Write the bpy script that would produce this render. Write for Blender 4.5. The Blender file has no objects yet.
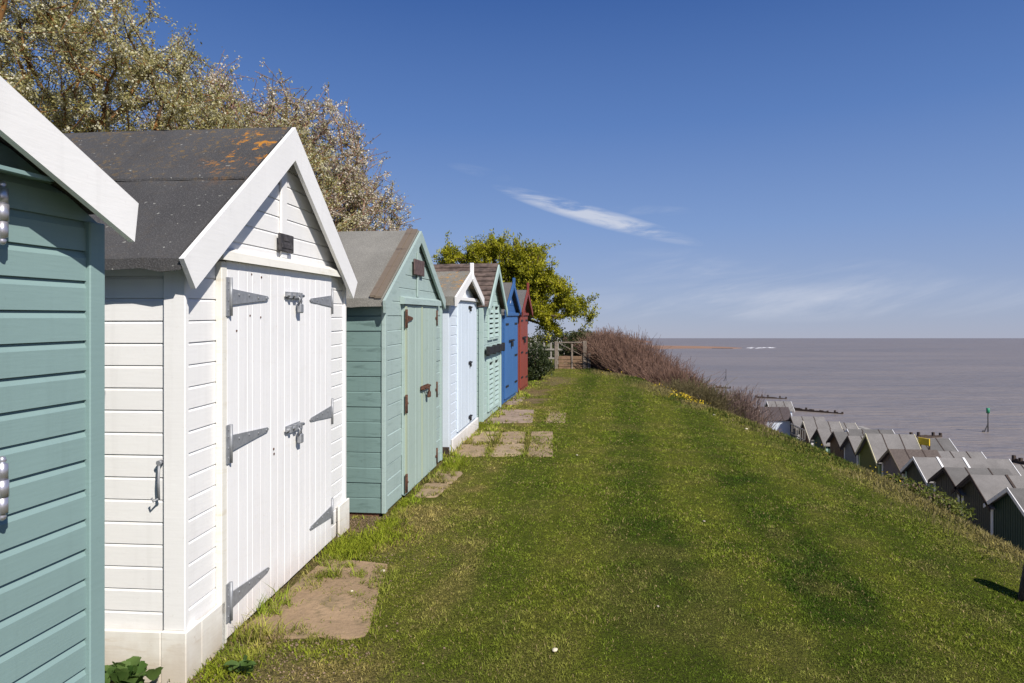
import bpy, math, random
import numpy as np
random.seed(11); RNG = np.random.default_rng(7)
SC = bpy.context.scene
COL = SC.collection
R = math.radians
EYE = 1.6
TH = math.atan(100/683.0); SN, CS = math.sin(TH), math.cos(TH)

# ------------------------------------------------------------------ camera, sky, sun, exposure
cam = bpy.data.cameras.new('camera'); co = bpy.data.objects.new('camera', cam); COL.objects.link(co)
co.location = (0, 0, EYE); co.rotation_euler = (R(90), 0, TH)
cam.sensor_width = 36; cam.lens = 36*683/1024; cam.shift_y = -3.5/1024
cam.clip_start = 0.05; cam.clip_end = 60000
SC.camera = co
SUN_EL = R(41); SUN_DIR = (0.72, -0.69)          # horizontal direction towards the sun (X, Y)
sl = bpy.data.lights.new('sun', 'SUN'); so = bpy.data.objects.new('sun', sl); COL.objects.link(so)
sl.energy = 4.4; sl.angle = R(0.5); sl.color = (1, 0.94, 0.85)
so.rotation_euler = (R(90)-SUN_EL, 0, math.atan2(SUN_DIR[1], SUN_DIR[0]) + R(90))
W = bpy.data.worlds.new('World'); SC.world = W; W.use_nodes = True
SC.view_settings.view_transform = 'Standard'; SC.view_settings.look = 'None'
SC.view_settings.gamma = 1; SC.view_settings.use_curve_mapping = False
SC.view_settings.exposure = 0.5
SKY_GAIN = 8.1
def build_world():
    nt = W.node_tree; N = nt.nodes; L = nt.links; N.clear()
    out = N.new('ShaderNodeOutputWorld'); bg = N.new('ShaderNodeBackground'); L.new(bg.outputs[0], out.inputs[0])
    sky = N.new('ShaderNodeTexSky'); sky.sky_type = 'NISHITA'; sky.sun_disc = False
    sky.sun_elevation = SUN_EL; sky.sun_rotation = math.atan2(SUN_DIR[0], SUN_DIR[1])
    sky.altitude = 0; sky.air_density = 1.0; sky.dust_density = 0.0; sky.ozone_density = 5.0
    bg.inputs[1].default_value = 0.085
    # thin cirrus, laid out over the sky by direction: (azimuth from +Y, elevation)
    tc = N.new('ShaderNodeTexCoord'); sep = N.new('ShaderNodeSeparateXYZ'); L.new(tc.outputs['Generated'], sep.inputs[0])
    def M(op, a, b=None, c=None):
        n = N.new('ShaderNodeMath'); n.operation = op
        for i, v in enumerate((a, b, c)):
            if v is None: continue
            if isinstance(v, (int, float)): n.inputs[i].default_value = v
            else: L.new(v, n.inputs[i])
        return n.outputs[0]
    az = M('ARCTAN2', sep.outputs[0], sep.outputs[1])
    el = M('ARCSINE', sep.outputs[2])
    # clear blue with a pale lilac band low over the sea, blended into the physical sky
    cr = N.new('ShaderNodeValToRGB'); L.new(M('DIVIDE', el, R(90)), cr.inputs[0])
    stops = ((0.0, (.33, .375, .545)), (.035, (.31, .375, .585)), (.10, (.205, .315, .60)), (.19, (.102, .208, .51)), (.30, (.038, .112, .37)), (1.0, (.02, .07, .28)))
    while len(cr.color_ramp.elements) < len(stops): cr.color_ramp.elements.new(.5)
    for e_, (ps, c_) in zip(cr.color_ramp.elements, stops): e_.position = ps; e_.color = (*c_, 1)
    vm = N.new('ShaderNodeVectorMath'); vm.operation = 'SCALE'; vm.inputs['Scale'].default_value = SKY_GAIN; L.new(cr.outputs[0], vm.inputs[0])
    hs = N.new('ShaderNodeMix'); hs.data_type = 'RGBA'; hs.inputs[0].default_value = .85
    L.new(sky.outputs[0], hs.inputs[6]); L.new(vm.outputs[0], hs.inputs[7])
    def streak(a0, e0, slope, la, we, nscale, lo, hi, amp):
        da = M('SUBTRACT', az, a0)
        de = M('SUBTRACT', el, M('ADD', M('MULTIPLY', da, slope), e0))
        cmb = N.new('ShaderNodeCombineXYZ')
        L.new(M('MULTIPLY', M('ADD', da, M('MULTIPLY', de, 1.5)), 3.0), cmb.inputs[0]); L.new(M('MULTIPLY', M('SUBTRACT', de, M('MULTIPLY', da, 0.25)), 22.0), cmb.inputs[1])
        cmb.inputs[2].default_value = a0*7
        no = N.new('ShaderNodeTexNoise'); no.inputs['Scale'].default_value = nscale; no.inputs['Detail'].default_value = 6
        no.inputs['Roughness'].default_value = 0.62; no.inputs['Distortion'].default_value = 0.5
        L.new(cmb.outputs[0], no.inputs['Vector'])
        mr = N.new('ShaderNodeMapRange'); mr.interpolation_type = 'SMOOTHSTEP'
        mr.inputs[1].default_value = lo; mr.inputs[2].default_value = hi; L.new(no.outputs[0], mr.inputs[0])
        g = M('ADD', M('POWER', M('DIVIDE', da, la), 2.0), M('POWER', M('DIVIDE', de, we), 2.0))
        fall = M('MAXIMUM', M('SUBTRACT', 1.0, g), 0.0)
        return M('MULTIPLY', M('MULTIPLY', mr.outputs[0], fall), amp)
    def ae(px, py):
        x, z, v = (px-512)/683, 1.0, (338-py)/683
        return math.atan2(x*CS-SN, x*SN+CS), math.atan2(v, math.hypot(x, 1))
    a1, e1 = ae(505, 190); a2, e2 = ae(690, 241)
    tot = streak((a1+a2)/2, (e1+e2)/2, (e2-e1)/(a2-a1), (a2-a1)*.58, R(.85), 2.2, .34, .62, 1.25)
    for (px, py, la, we, sl_, amp) in ((650, 211, .07, R(.5), -.05, .35), (690, 275, .14, R(2.2), -.1, .35), (800, 290, .2, R(2.6), .0, .45), (480, 172, .05, R(.5), -.2, .2), (880, 300, .3, R(1.6), .02, .4), (700, 305, .35, R(1.8), .0, .32)):
        a0, e0 = ae(px, py); tot = M('ADD', tot, streak(a0, e0, sl_, la, we, 1.3, .4, .75, amp))
    tot = M('MINIMUM', M('MULTIPLY', tot, 0.8), 0.8)
    mx = N.new('ShaderNodeMix'); mx.data_type = 'RGBA'
    L.new(tot, mx.inputs[0]); L.new(hs.outputs[2], mx.inputs[6]); mx.inputs[7].default_value = (5.4, 5.7, 6.5, 1)
    L.new(mx.outputs[2], bg.inputs[0])
build_world()

# ------------------------------------------------------------------ helpers
def tag(o, label=None, cat=None, group=None, kind=None):
    if label: o['label'] = label
    if cat: o['category'] = cat
    if group: o['group'] = group
    if kind: o['kind'] = kind
    return o
def empty(name, loc, rz=0):
    o = bpy.data.objects.new(name, None); COL.objects.link(o); o.location = loc; o.rotation_euler = (0, 0, rz)
    o.empty_display_size = .2
    return o
class MB:
    def __init__(s): s.v = []; s.f = []; s.sm = []
    def poly(s, pts, smooth=False):
        b = len(s.v); s.v += [tuple(p) for p in pts]; s.f.append(tuple(range(b, b+len(pts)))); s.sm.append(smooth)
    def mesh(s, vs, fs, smooth=False):
        b = len(s.v); s.v += [tuple(p) for p in vs]
        for f in fs: s.f.append(tuple(b+i for i in f)); s.sm.append(smooth)
    def box(s, x0, x1, y0, y1, z0, z1):
        v = [(x, y, z) for x in (x0, x1) for y in (y0, y1) for z in (z0, z1)]
        s.mesh(v, [(0, 1, 3, 2), (4, 6, 7, 5), (0, 4, 5, 1), (2, 3, 7, 6), (0, 2, 6, 4), (1, 5, 7, 3)])
    def cbox(s, x0, x1, y0, y1, z0, z1, c=.004):
        """box with its edges chamfered"""
        P = []; idx = {}
        X, Y, Z = (x0, x1), (y0, y1), (z0, z1)
        for i in (0, 1):
            for j in (0, 1):
                for k in (0, 1):
                    for ax in range(3):
                        p = [X[i], Y[j], Z[k]]
                        for q, (lim, e) in enumerate(((X, i), (Y, j), (Z, k))):
                            if q != ax: p[q] += c if e == 0 else -c
                        idx[(i, j, k, ax)] = len(P); P.append(tuple(p))
        F = []
        for ax in range(3):
            o = [a for a in range(3) if a != ax]
            for e in (0, 1):
                q = []
                for (a, b) in ((0, 0), (1, 0), (1, 1), (0, 1)):
                    t = [0, 0, 0]; t[ax] = e; t[o[0]] = a; t[o[1]] = b; q.append(idx[(*t, ax)])
                F.append(tuple(q))
            for a in (0, 1):
                for b in (0, 1):
                    t0 = [0, 0, 0]; t0[o[0]] = a; t0[o[1]] = b; t1 = list(t0); t1[ax] = 1
                    F.append((idx[(*t0, o[0])], idx[(*t1, o[0])], idx[(*t1, o[1])], idx[(*t0, o[1])]))
        for i in (0, 1):
            for j in (0, 1):
                for k in (0, 1): F.append(tuple(idx[(i, j, k, a)] for a in range(3)))
        s.mesh(P, F)
    def prism(s, yz, x0, x1):
        n = len(yz)
        v = [(x0, y, z) for y, z in yz] + [(x1, y, z) for y, z in yz]
        s.mesh(v, [tuple(range(n)), tuple(range(2*n-1, n-1, -1))] + [(i, (i+1) % n, n+(i+1) % n, n+i) for i in range(n)])
    def prism_v(s, pts0, pts1):
        n = len(pts0)
        s.mesh(list(pts0)+list(pts1), [tuple(range(n)), tuple(range(2*n-1, n-1, -1))] + [(i, (i+1) % n, n+(i+1) % n, n+i) for i in range(n)])
    def tube(s, pts, rad, n=8, caps=True):
        pts = [np.array(p, float) for p in pts]
        if not hasattr(rad, '__len__'): rad = [rad]*len(pts)
        b = len(s.v)
        for i, p in enumerate(pts):
            d = pts[min(i+1, len(pts)-1)] - pts[max(i-1, 0)]; d /= (np.linalg.norm(d)+1e-9)
            a = np.cross(d, (0, 0, 1) if abs(d[2]) < .9 else (1, 0, 0)); a /= np.linalg.norm(a); c = np.cross(d, a)
            for k in range(n):
                t = 2*math.pi*k/n; s.v.append(tuple(p+(a*math.cos(t)+c*math.sin(t))*rad[i]))
        for i in range(len(pts)-1):
            for k in range(n):
                s.f.append((b+i*n+k, b+i*n+(k+1) % n, b+(i+1)*n+(k+1) % n, b+(i+1)*n+k)); s.sm.append(True)
        if caps:
            s.f.append(tuple(b+k for k in range(n))); s.sm.append(False)
            s.f.append(tuple(b+(len(pts)-1)*n+k for k in range(n-1, -1, -1))); s.sm.append(False)
    def build(s, name, mat, parent=None, xf=None, label=None, fixn=True):
        me = bpy.data.meshes.new(name)
        v = s.v if xf is None else [xf(p) for p in s.v]
        me.from_pydata(v, [], s.f); me.polygons.foreach_set('use_smooth', s.sm)
        if fixn:
            import bmesh
            bm = bmesh.new(); bm.from_mesh(me); bmesh.ops.recalc_face_normals(bm, faces=bm.faces); bm.to_mesh(me); bm.free()
        me.materials.append(mat)
        o = bpy.data.objects.new(name, me); COL.objects.link(o)
        if parent: o.parent = parent
        if label: o['label'] = label
        return o
def np_mesh(name, V, F, mat, attrs=None, parent=None, smooth=False):
    """fast mesh of equal-sided faces from numpy arrays"""
    me = bpy.data.meshes.new(name); V = np.asarray(V, np.float32); F = np.asarray(F, np.int32); k = F.shape[1]
    me.vertices.add(len(V)); me.vertices.foreach_set('co', V.ravel())
    me.loops.add(F.size); me.loops.foreach_set('vertex_index', F.ravel())
    me.polygons.add(len(F)); me.polygons.foreach_set('loop_start', np.arange(0, F.size, k, dtype=np.int32))
    me.update(calc_edges=True)
    if smooth: me.polygons.foreach_set('use_smooth', np.ones(len(F), bool))
    if attrs is not None:
        for nm, (dom, arr) in attrs.items():
            arr = np.asarray(arr, np.float32)
            if arr.ndim == 1:
                a = me.attributes.new(nm, 'FLOAT', dom); a.data.foreach_set('value', arr)
            else:
                a = me.attributes.new(nm, 'FLOAT_COLOR', dom); c = np.ones((len(arr), 4), np.float32); c[:, :3] = arr; a.data.foreach_set('color', c.ravel())
    me.materials.append(mat)
    o = bpy.data.objects.new(name, me); COL.objects.link(o)
    if parent: o.parent = parent
    return o
def hash2(ix, iy, seed):
    h = (ix.astype(np.int64)*374761393 + iy.astype(np.int64)*668265263 + seed*1442695041) & 0x7fffffff
    h = (h ^ (h >> 13))*1274126177 & 0x7fffffff
    return ((h ^ (h >> 16)) & 0xffff)/65535.0
def vnoise(x, y, seed=0):
    x = np.asarray(x, float); y = np.asarray(y, float)
    ix, iy = np.floor(x), np.floor(y); fx, fy = x-ix, y-iy
    fx = fx*fx*(3-2*fx); fy = fy*fy*(3-2*fy)
    a, b, c, d = (hash2(ix+i, iy+j, seed) for i, j in ((0, 0), (1, 0), (0, 1), (1, 1)))
    return (a*(1-fx)+b*fx)*(1-fy)+(c*(1-fx)+d*fx)*fy
def fbm(x, y, seed=0, oct=4):
    t = 0; a = .5
    for i in range(oct): t = t+a*vnoise(np.asarray(x)*2**i, np.asarray(y)*2**i, seed+i*17); a *= .5
    return t/(1-.5**oct)
def sstep(a, b, x):
    t = np.clip((np.asarray(x, float)-a)/(b-a), 0, 1); return t*t*(3-2*t)

# ------------------------------------------------------------------ materials
class NT:
    def __init__(s, name):
        s.m = bpy.data.materials.new(name); s.m.use_nodes = True; s.nt = s.m.node_tree; s.N = s.nt.nodes; s.L = s.nt.links
        s.b = s.N['Principled BSDF']; s.out = s.N['Material Output']
        s.tc = s.N.new('ShaderNodeTexCoord')
    def set(s, sock, v):
        if isinstance(v, (int, float)): sock.default_value = v
        elif isinstance(v, (tuple, list)): sock.default_value = tuple(v) if len(v) == 4 or len(sock.default_value) == 3 else (*v, 1)
        else: s.L.new(v, sock)
    def vec(s, scale=(1, 1, 1), src='Object'):
        mp = s.N.new('ShaderNodeMapping'); mp.inputs['Scale'].default_value = scale
        s.L.new(s.tc.outputs[src], mp.inputs[0]); return mp.outputs[0]
    def noise(s, scale, detail=4, rough=.55, vec=None, dist=0):
        n = s.N.new('ShaderNodeTexNoise'); n.inputs['Scale'].default_value = scale; n.inputs['Detail'].default_value = detail
        n.inputs['Roughness'].default_value = rough; n.inputs['Distortion'].default_value = dist
        s.L.new(vec if vec is not None else s.tc.outputs['Object'], n.inputs['Vector']); return n.outputs[0]
    def ramp(s, v, lo, hi, a=0.0, b=1.0):
        n = s.N.new('ShaderNodeMapRange'); n.interpolation_type = 'SMOOTHSTEP'
        for i, q in zip((1, 2, 3, 4), (lo, hi, a, b)): n.inputs[i].default_value = q
        s.set(n.inputs[0], v); return n.outputs[0]
    def mix(s, f, a, b, mode='MIX'):
        n = s.N.new('ShaderNodeMix'); n.data_type = 'RGBA'; n.blend_type = mode
        s.set(n.inputs[0], f); s.set(n.inputs[6], a); s.set(n.inputs[7], b); return n.outputs[2]
    def math(s, op, a, b=0.0):
        n = s.N.new('ShaderNodeMath'); n.operation = op; s.set(n.inputs[0], a); s.set(n.inputs[1], b); return n.outputs[0]
    def bump(s, h, strength=.3, dist=.01):
        n = s.N.new('ShaderNodeBump'); n.inputs['Strength'].default_value = strength; n.inputs['Distance'].default_value = dist
        s.L.new(h, n.inputs['Height']); s.L.new(n.outputs[0], s.b.inputs['Normal'])
    def sep(s, src='Object'):
        n = s.N.new('ShaderNodeSeparateXYZ'); s.L.new(s.tc.outputs[src], n.inputs[0]); return n.outputs
    def attr(s, name):
        n = s.N.new('ShaderNodeAttribute'); n.attribute_name = name; return n
    def done(s, col, rough=.6, spec=.4, metal=0.0):
        s.set(s.b.inputs['Base Color'], col); s.set(s.b.inputs['Roughness'], rough)
        s.b.inputs['Specular IOR Level'].default_value = spec; s.b.inputs['Metallic'].default_value = metal
        return s.m
def paint(name, c, dirt=(.25, .2, .13), wear=.25, rough=.55, grain=(3, 3, 40), stain=0.0, stainc=(.12, .1, .08), low=0.0):
    """painted timber: broken tone, fine grain across the boards, grime specks, optional worn streaks and splash dirt low down"""
    t = NT(name)
    big = t.noise(1.7, 3); col = t.mix(t.ramp(big, .3, .75, 0, .22), c, tuple(x*.78 for x in c))
    g = t.noise(2.2, 5, .6, t.vec(grain)); col = t.mix(t.ramp(g, .35, .8, 0, .3*wear+.08), col, tuple(min(1, x*.7) for x in c))
    dr = t.noise(1.0, 5, .6, t.vec((16, 16, 1.1))); col = t.mix(t.ramp(dr, .5, .75, 0, .16+.3*wear), col, tuple(x*.68+d*.1 for x, d in zip(c, dirt)))
    sp = t.noise(38, 3, .5); col = t.mix(t.ramp(sp, .66, .78, 0, wear), col, dirt)
    if stain:
        st = t.noise(1.6, 6, .65, t.vec((2.5, 2.5, 14)), .4); col = t.mix(t.ramp(st, .52, .72, 0, stain), col, stainc)
    if low:
        z = t.sep()[2]; n2 = t.noise(9, 4); zz = t.math('ADD', z, t.math('MULTIPLY', n2, .25))
        col = t.mix(t.ramp(zz, .12, .42, low, 0.0), col, dirt)
    t.bump(t.math('ADD', g, t.math('MULTIPLY', t.noise(60, 2), .4)), .12, .006)
    return t.done(col, rough, .35)
def plain(name, c, rough=.6, metal=0.0, var=.3, scale=14, bump=.15, spec=.4, c2=None):
    t = NT(name); n = t.noise(scale, 5, .6)
    col = t.mix(t.ramp(n, .3, .7), tuple(x*(1-var) for x in c), c2 or tuple(min(1, x*(1+var)) for x in c))
    if bump: t.bump(n, bump, .01)
    return t.done(col, rough, spec, metal)
def felt(name, c, lich=0.0, lc=(.42, .17, .015), yedge=None, pale=.3, hi=None):
    """mineral roofing felt with grit, pale specks and lichen; hi = (height from, to) where the lichen starts"""
    t = NT(name)
    big = t.noise(1.1, 5, .6); col = t.mix(t.ramp(big, .3, .75), tuple(x*.8 for x in c), tuple(x*1.2 for x in c))
    grit = t.noise(160, 2, .5); col = t.mix(t.ramp(grit, .45, .75, 0, .55), col, tuple(min(1, x*2.3) for x in c))
    z = t.sep()[2]
    if lich:
        n = t.noise(24, 6, .75, None, .3); k = t.ramp(n, .53, .60, 0, lich)
        b2 = t.noise(2.3, 3); k = t.math('MULTIPLY', k, t.ramp(b2, .4, .6, .15, 1))
        if hi: k = t.math('MULTIPLY', k, t.ramp(z, hi[0], hi[1], .08, 1))
        col = t.mix(k, col, (.20, .125, .035))
        x = t.sep()[0]
        n3 = t.noise(11, 7, .8, None, .1); k3 = t.math('MULTIPLY', t.ramp(n3, .545, .60, 0, .9), t.ramp(x, -.36, -.14, 0, 1))
        if hi: k3 = t.math('MULTIPLY', k3, t.ramp(z, hi[0], hi[1]+.1, 0, 1))
        col = t.mix(k3, col, lc)
        n4 = t.noise(34, 3, .5); col = t.mix(t.ramp(n4, .69, .73, 0, .55), col, (.42, .42, .38))
    t.bump(t.math('ADD', grit, t.math('MULTIPLY', big, 1.5)), .5, .006)
    return t.done(col, .95, .15)

M = {}
M['white'] = paint('white_paint', (.77, .765, .76), (.3, .22, .13), .12, low=.45)
M['white_barge'] = paint('white_barge_paint', (.78, .775, .77), (.3, .28, .25), .12)
M['white_door'] = paint('white_door_paint', (.80, .795, .80), (.42, .22, .10), .2, stain=.10, stainc=(.6, .55, .47), grain=(30, 30, 1.2), low=.28)
M['cream'] = paint('weathered_cream_trim', (.75, .73, .67), (.35, .25, .13), .4, stain=.45, stainc=(.55, .47, .33))
M['skirt'] = paint('white_skirting_paint', (.77, .75, .70), (.32, .22, .12), .3, stain=.35, stainc=(.45, .34, .2), low=.5)
M['teal'] = paint('teal_paint', (.215, .318, .312), (.12, .17, .15), .16, low=.3)
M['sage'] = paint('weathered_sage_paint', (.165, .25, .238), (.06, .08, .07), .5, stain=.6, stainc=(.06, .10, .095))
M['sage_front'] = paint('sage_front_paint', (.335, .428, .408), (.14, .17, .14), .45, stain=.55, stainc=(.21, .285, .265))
M['sage_door'] = paint('sage_door_paint', (.35, .445, .405), (.2, .22, .15), .35, grain=(30, 30, 1.2), stain=.3, stainc=(.27, .35, .27))
M['lime_edge'] = paint('pale_lime_edge_paint', (.38, .44, .32), (.3, .3, .18), .3, grain=(30, 30, 1.2))
M['lilac'] = paint('pale_lilac_paint', (.59, .66, .74), (.3, .28, .24), .2, low=.2)
M['lilac_door'] = paint('pale_lilac_door_paint', (.60, .68, .77), (.3, .28, .24), .2, grain=(30, 30, 1.2))
M['mint'] = paint('mint_paint', (.375, .49, .465), (.12, .2, .18), .3, stain=.3, stainc=(.22, .36, .32))
M['blue'] = paint('blue_paint', (.038, .115, .29), (.05, .08, .15), .3)
M['blue_door'] = paint('blue_door_paint', (.045, .135, .33), (.05, .08, .15), .3, grain=(30, 30, 1.2))
M['red'] = paint('brick_red_paint', (.20, .042, .03), (.1, .04, .03), .35)
M['red_door'] = paint('brick_red_door_paint', (.22, .05, .035), (.12, .06, .05), .35, grain=(30, 30, 1.2))
M['felt_dark'] = felt('charcoal_roof_felt', (.058, .057, .058), .55, (.45, .19, .02), hi=(2.38, 2.62))
M['felt_tan'] = felt('faded_tan_roof_felt', (.178, .172, .155))
M['felt_tan_lichen'] = felt('lichened_tan_roof_felt', (.172, .165, .145), .9, (.45, .22, .03), hi=(1.9, 2.1))
M['felt_grey'] = felt('grey_roof_felt', (.115, .11, .106))
M['felt_pale'] = felt('pale_grey_roof_felt', (.165, .156, .15))
M['shingle'] = plain('brown_roof_boards', (.10, .072, .06), .85, 0, .45, 9, .3)
M['oldwood'] = paint('bare_weathered_wood', (.165, .13, .095), (.06, .05, .04), .7, stain=.9, stainc=(.07, .052, .038), grain=(30, 3, 3))
M['darkwood'] = plain('dark_stained_wood', (.05, .035, .028), .85, 0, .4, 18)
M['slate'] = plain('dark_plaque', (.055, .05, .052), .7, 0, .5, 22)
M['plaque_brown'] = plain('brown_plaque', (.10, .065, .06), .7, 0, .4, 30)
M['galv'] = plain('galvanised_steel', (.27, .28, .30), .5, .3, .14, 40, .05)
M['chrome'] = plain('polished_steel', (.50, .49, .54), .36, .75, .06, 6, 0)
M['rust'] = plain('rusty_iron', (.105, .05, .032), .85, .2, .5, 60, .3)
M['iron'] = plain('dark_iron', (.03, .03, .032), .6, .5, .4, 40)
M['black'] = plain('painted_dark_opening', (.02, .018, .016), .9, 0, .3)  # near-black: painted shade in the louvre slots, also the far windows
M['brick'] = plain('old_brick', (.16, .075, .05), .9, 0, .4, 30)

# ------------------------------------------------------------------ terrain
XE_Y = [-20, 0, 6.6, 9, 10.6, 12.3, 14.1, 16.2, 18.2, 20.2, 22, 25, 40, 60, 900]
XE_X = [3.9, 3.7, 3.45, 3.2, 2.85, 2.25, 1.5, 1.05, .6, -.35, -.75, -.9, -1, -1, -1]
G_Y = [-20, 2.9, 15, 19, 21.5, 25, 40, 100, 900]
G_Z = [-.82, 0, .436, .57, .63, .6, .3, -1.2, -3]
PROM = -5.75; SEA = -9.9
def xedge(Y): return np.interp(Y, XE_Y, XE_X)
def ground_z(X, Y):
    X = np.asarray(X, float); Y = np.asarray(Y, float)
    z = np.interp(Y, G_Y, G_Z) - .033*np.clip(X, 0, 4)**2
    s = np.clip(X - xedge(Y), 0, None)
    z = z - 1.0*s*s/(s+.6)
    z = z + (fbm(X*.7, Y*.7, 3, 3)-.5)*.05*sstep(-1.2, .3, X) + (fbm(X*.9, Y*.9, 8, 3)-.5)*.25*sstep(.2, 1.5, s)
    shore = PROM - sstep(57, 75, Y)*6 - sstep(20, 23, X)*2.2 - np.clip(X-23, 0, 30)*.28
    return np.maximum(z, shore)
def gz(x, y): return float(ground_z(np.array([x]), np.array([y]))[0])
# slabs: corner lists on the ground
SLABS = [
 ('worn sandy concrete slab before the double doors of the white hut', [(-1.99, 3.33), (-1.27, 3.43), (-1.5, 4.5), (-1.98, 4.52)], 'sand'),
 ('small broken tan slab nearer the white hut, in front of the sage hut doors', [(-1.84, 6.14), (-1.60, 6.17), (-1.585, 6.66), (-1.86, 6.68)], 'tan'),
 ('small tan slab beside the lilac hut end of the sage hut doors', [(-1.86, 6.70), (-1.575, 6.68), (-1.57, 7.2), (-1.87, 7.22)], 'tan'),
 ('near left square of the paving before the lilac hut doors', [(-1.94, 7.93), (-1.48, 8.0), (-1.53, 8.76), (-1.96, 8.70)], 'tan'),
 ('near middle square of the paving before the lilac hut doors', [(-1.465, 8.0), (-1.05, 8.09), (-1.12, 8.85), (-1.515, 8.76)], 'tan2'),
 ('far left square of the paving before the lilac hut doors', [(-1.97, 8.73), (-1.535, 8.79), (-1.57, 9.7), (-1.985, 9.67)], 'tan2'),
 ('far middle square of the paving before the lilac hut doors', [(-1.52, 8.79), (-1.13, 8.88), (-1.21, 9.76), (-1.555, 9.7)], 'tan'),
 ('long mossy outer slab of the paving before the lilac hut', [(-1.0, 8.06), (-.69, 8.09), (-.84, 9.8), (-1.15, 9.77)], 'tan'),
 ('wide pinkish grey slab in front of the louvred mint hut', [(-1.985, 10.40), (-1.22, 10.57), (-1.35, 12.0), (-1.99, 11.94)], 'pink'),
 ('detached overgrown slab out on the grass from the mint hut', [(-1.03, 10.6), (-.71, 10.63), (-.79, 11.8), (-1.06, 11.78)], 'tan2'),
 ('narrow grey kerb strip along the foot of the blue hut', [(-2.0, 12.62), (-1.72, 12.64), (-1.74, 14.2), (-1.98, 14.25)], 'pink'),
]
SOIL = [(-1.55, 13.3, .33, .55, 1.0), (-1.6, 14.9, .3, .8, .9), (-1.35, 16.9, .45, .9, .8), (-1.7, 3.0, .5, .4, .6), (-2.0, 5.35, .42, .3, 1.0), (-1.2, 4.9, .3, .6, .2), (-1.45, 17.6, .6, .8, .6), (-.9, 2.8, .6, .5, .3)]
HUTS = {  # near front corner, far front corner (ground)
 'teal': ((-1.9, -.06), (-1.9, 2.305)), 'white': ((-1.984, 2.936), (-2.108, 5.178)), 'sage': ((-1.897, 5.528), (-1.949, 7.666)),
 'lilac': ((-1.962, 8.057), (-1.999, 9.926)), 'mint': ((-2.02, 10.58), (-2.016, 12.319)), 'blue': ((-2.049, 12.661), (-1.994, 14.35)), 'red': ((-1.998, 14.533), (-1.98, 15.959))}
def in_quad(X, Y, q, grow=0.0):
    c = np.mean(q, axis=0); ok = np.ones(X.shape, bool)
    for i in range(4):
        a = np.array(q[i]); b = np.array(q[(i+1) % 4])
        n = np.array((b[1]-a[1], a[0]-b[0])); n = n/np.linalg.norm(n)
        if np.dot(c-a, n) > 0: n = -n
        ok &= ((X-a[0])*n[0]+(Y-a[1])*n[1]) < grow
    return ok
def soil_amount(X, Y):
    t = np.zeros(np.shape(X))
    w = (fbm(X*5, Y*5, 41, 4)-.5)*1.3+(fbm(X*22, Y*22, 43, 3)-.5)*1.5
    for (cx, cy, rx, ry, a) in SOIL:
        d = np.hypot((X-cx)/rx, (Y-cy)/ry)+w
        t = np.maximum(t, a*sstep(1.05, .6, d))
    # strip at the foot of the huts
    t = np.maximum(t, .55*sstep(-1.82, -1.98, X+w*.12)*sstep(18, 16, Y))
    return t
def lawn_colour(X, Y):
    X = np.asarray(X, float); Y = np.asarray(Y, float)
    dark = np.array((.050, .095, .010)); mid = np.array((.150, .192, .022)); lit = np.array((.255, .262, .040)); straw = np.array((.37, .29, .11))
    s = X-xedge(Y)
    a = fbm(X*.55+3, Y*.4, 1, 4); b = fbm(X*2.3, Y*2.0, 2, 4); c = fbm(X*7, Y*6, 5, 3)
    warpx = X + (fbm(X*.3, Y*.25, 9, 2)-.5)*.2 - .0035*np.clip(Y-8, 0, 20)**2 + (fbm(X*6, Y*2, 19, 3)-.5)*.16
    stripe = np.sin(2*math.pi*(warpx+.62)/1.12)  # mowing stripes: light and dark of leaning blades painted as colour bands
    t = .2*(a-.5)*2.2 + .3*(b-.5)*1.6 + (c-.5)*1.0 + .4*np.tanh(2.2*stripe)*sstep(3.2, 2.0, X)*sstep(-1.7, -1.0, X)*sstep(1.5, 5, Y)
    t -= .8*np.exp(-(((X-1.0)/.8)**2+((Y-4.7)/1.2)**2))*sstep(.42, .62, fbm(X*4.2, Y*3.6, 23, 4)) + .5*np.exp(-(((X-1.6)/.8)**2+((Y-6.6)/1.4)**2))*sstep(.45, .65, fbm(X*4.2, Y*3.6, 24, 4))
    t += .38*sstep(-.55, -.75, X)*sstep(-2.2, -.9, X) + .25*sstep(-1.6, -.2, s)
    t = t[..., None]
    col = mid + np.where(t > 0, (lit-mid)*np.clip(t, 0, 1), (mid-dark)*np.clip(t, -1, 0))
    dry = np.clip(.9*sstep(.50, .75, fbm(X*3.1, Y*2.6, 21, 5)) + 1.1*sstep(-.9, .5, s)*sstep(.3, .55, fbm(X*1.6, Y*1.6, 31, 4)) + .55*sstep(-1.0, -1.7, X)*fbm(X*4, Y*4, 51, 3), 0, 1)
    dry = dry*(.35+.65*np.clip(sstep(-1.1, .4, s)+sstep(-.5, -1.4, X), 0, 1))
    return col+(straw-col)*dry[..., None]*.8
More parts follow.
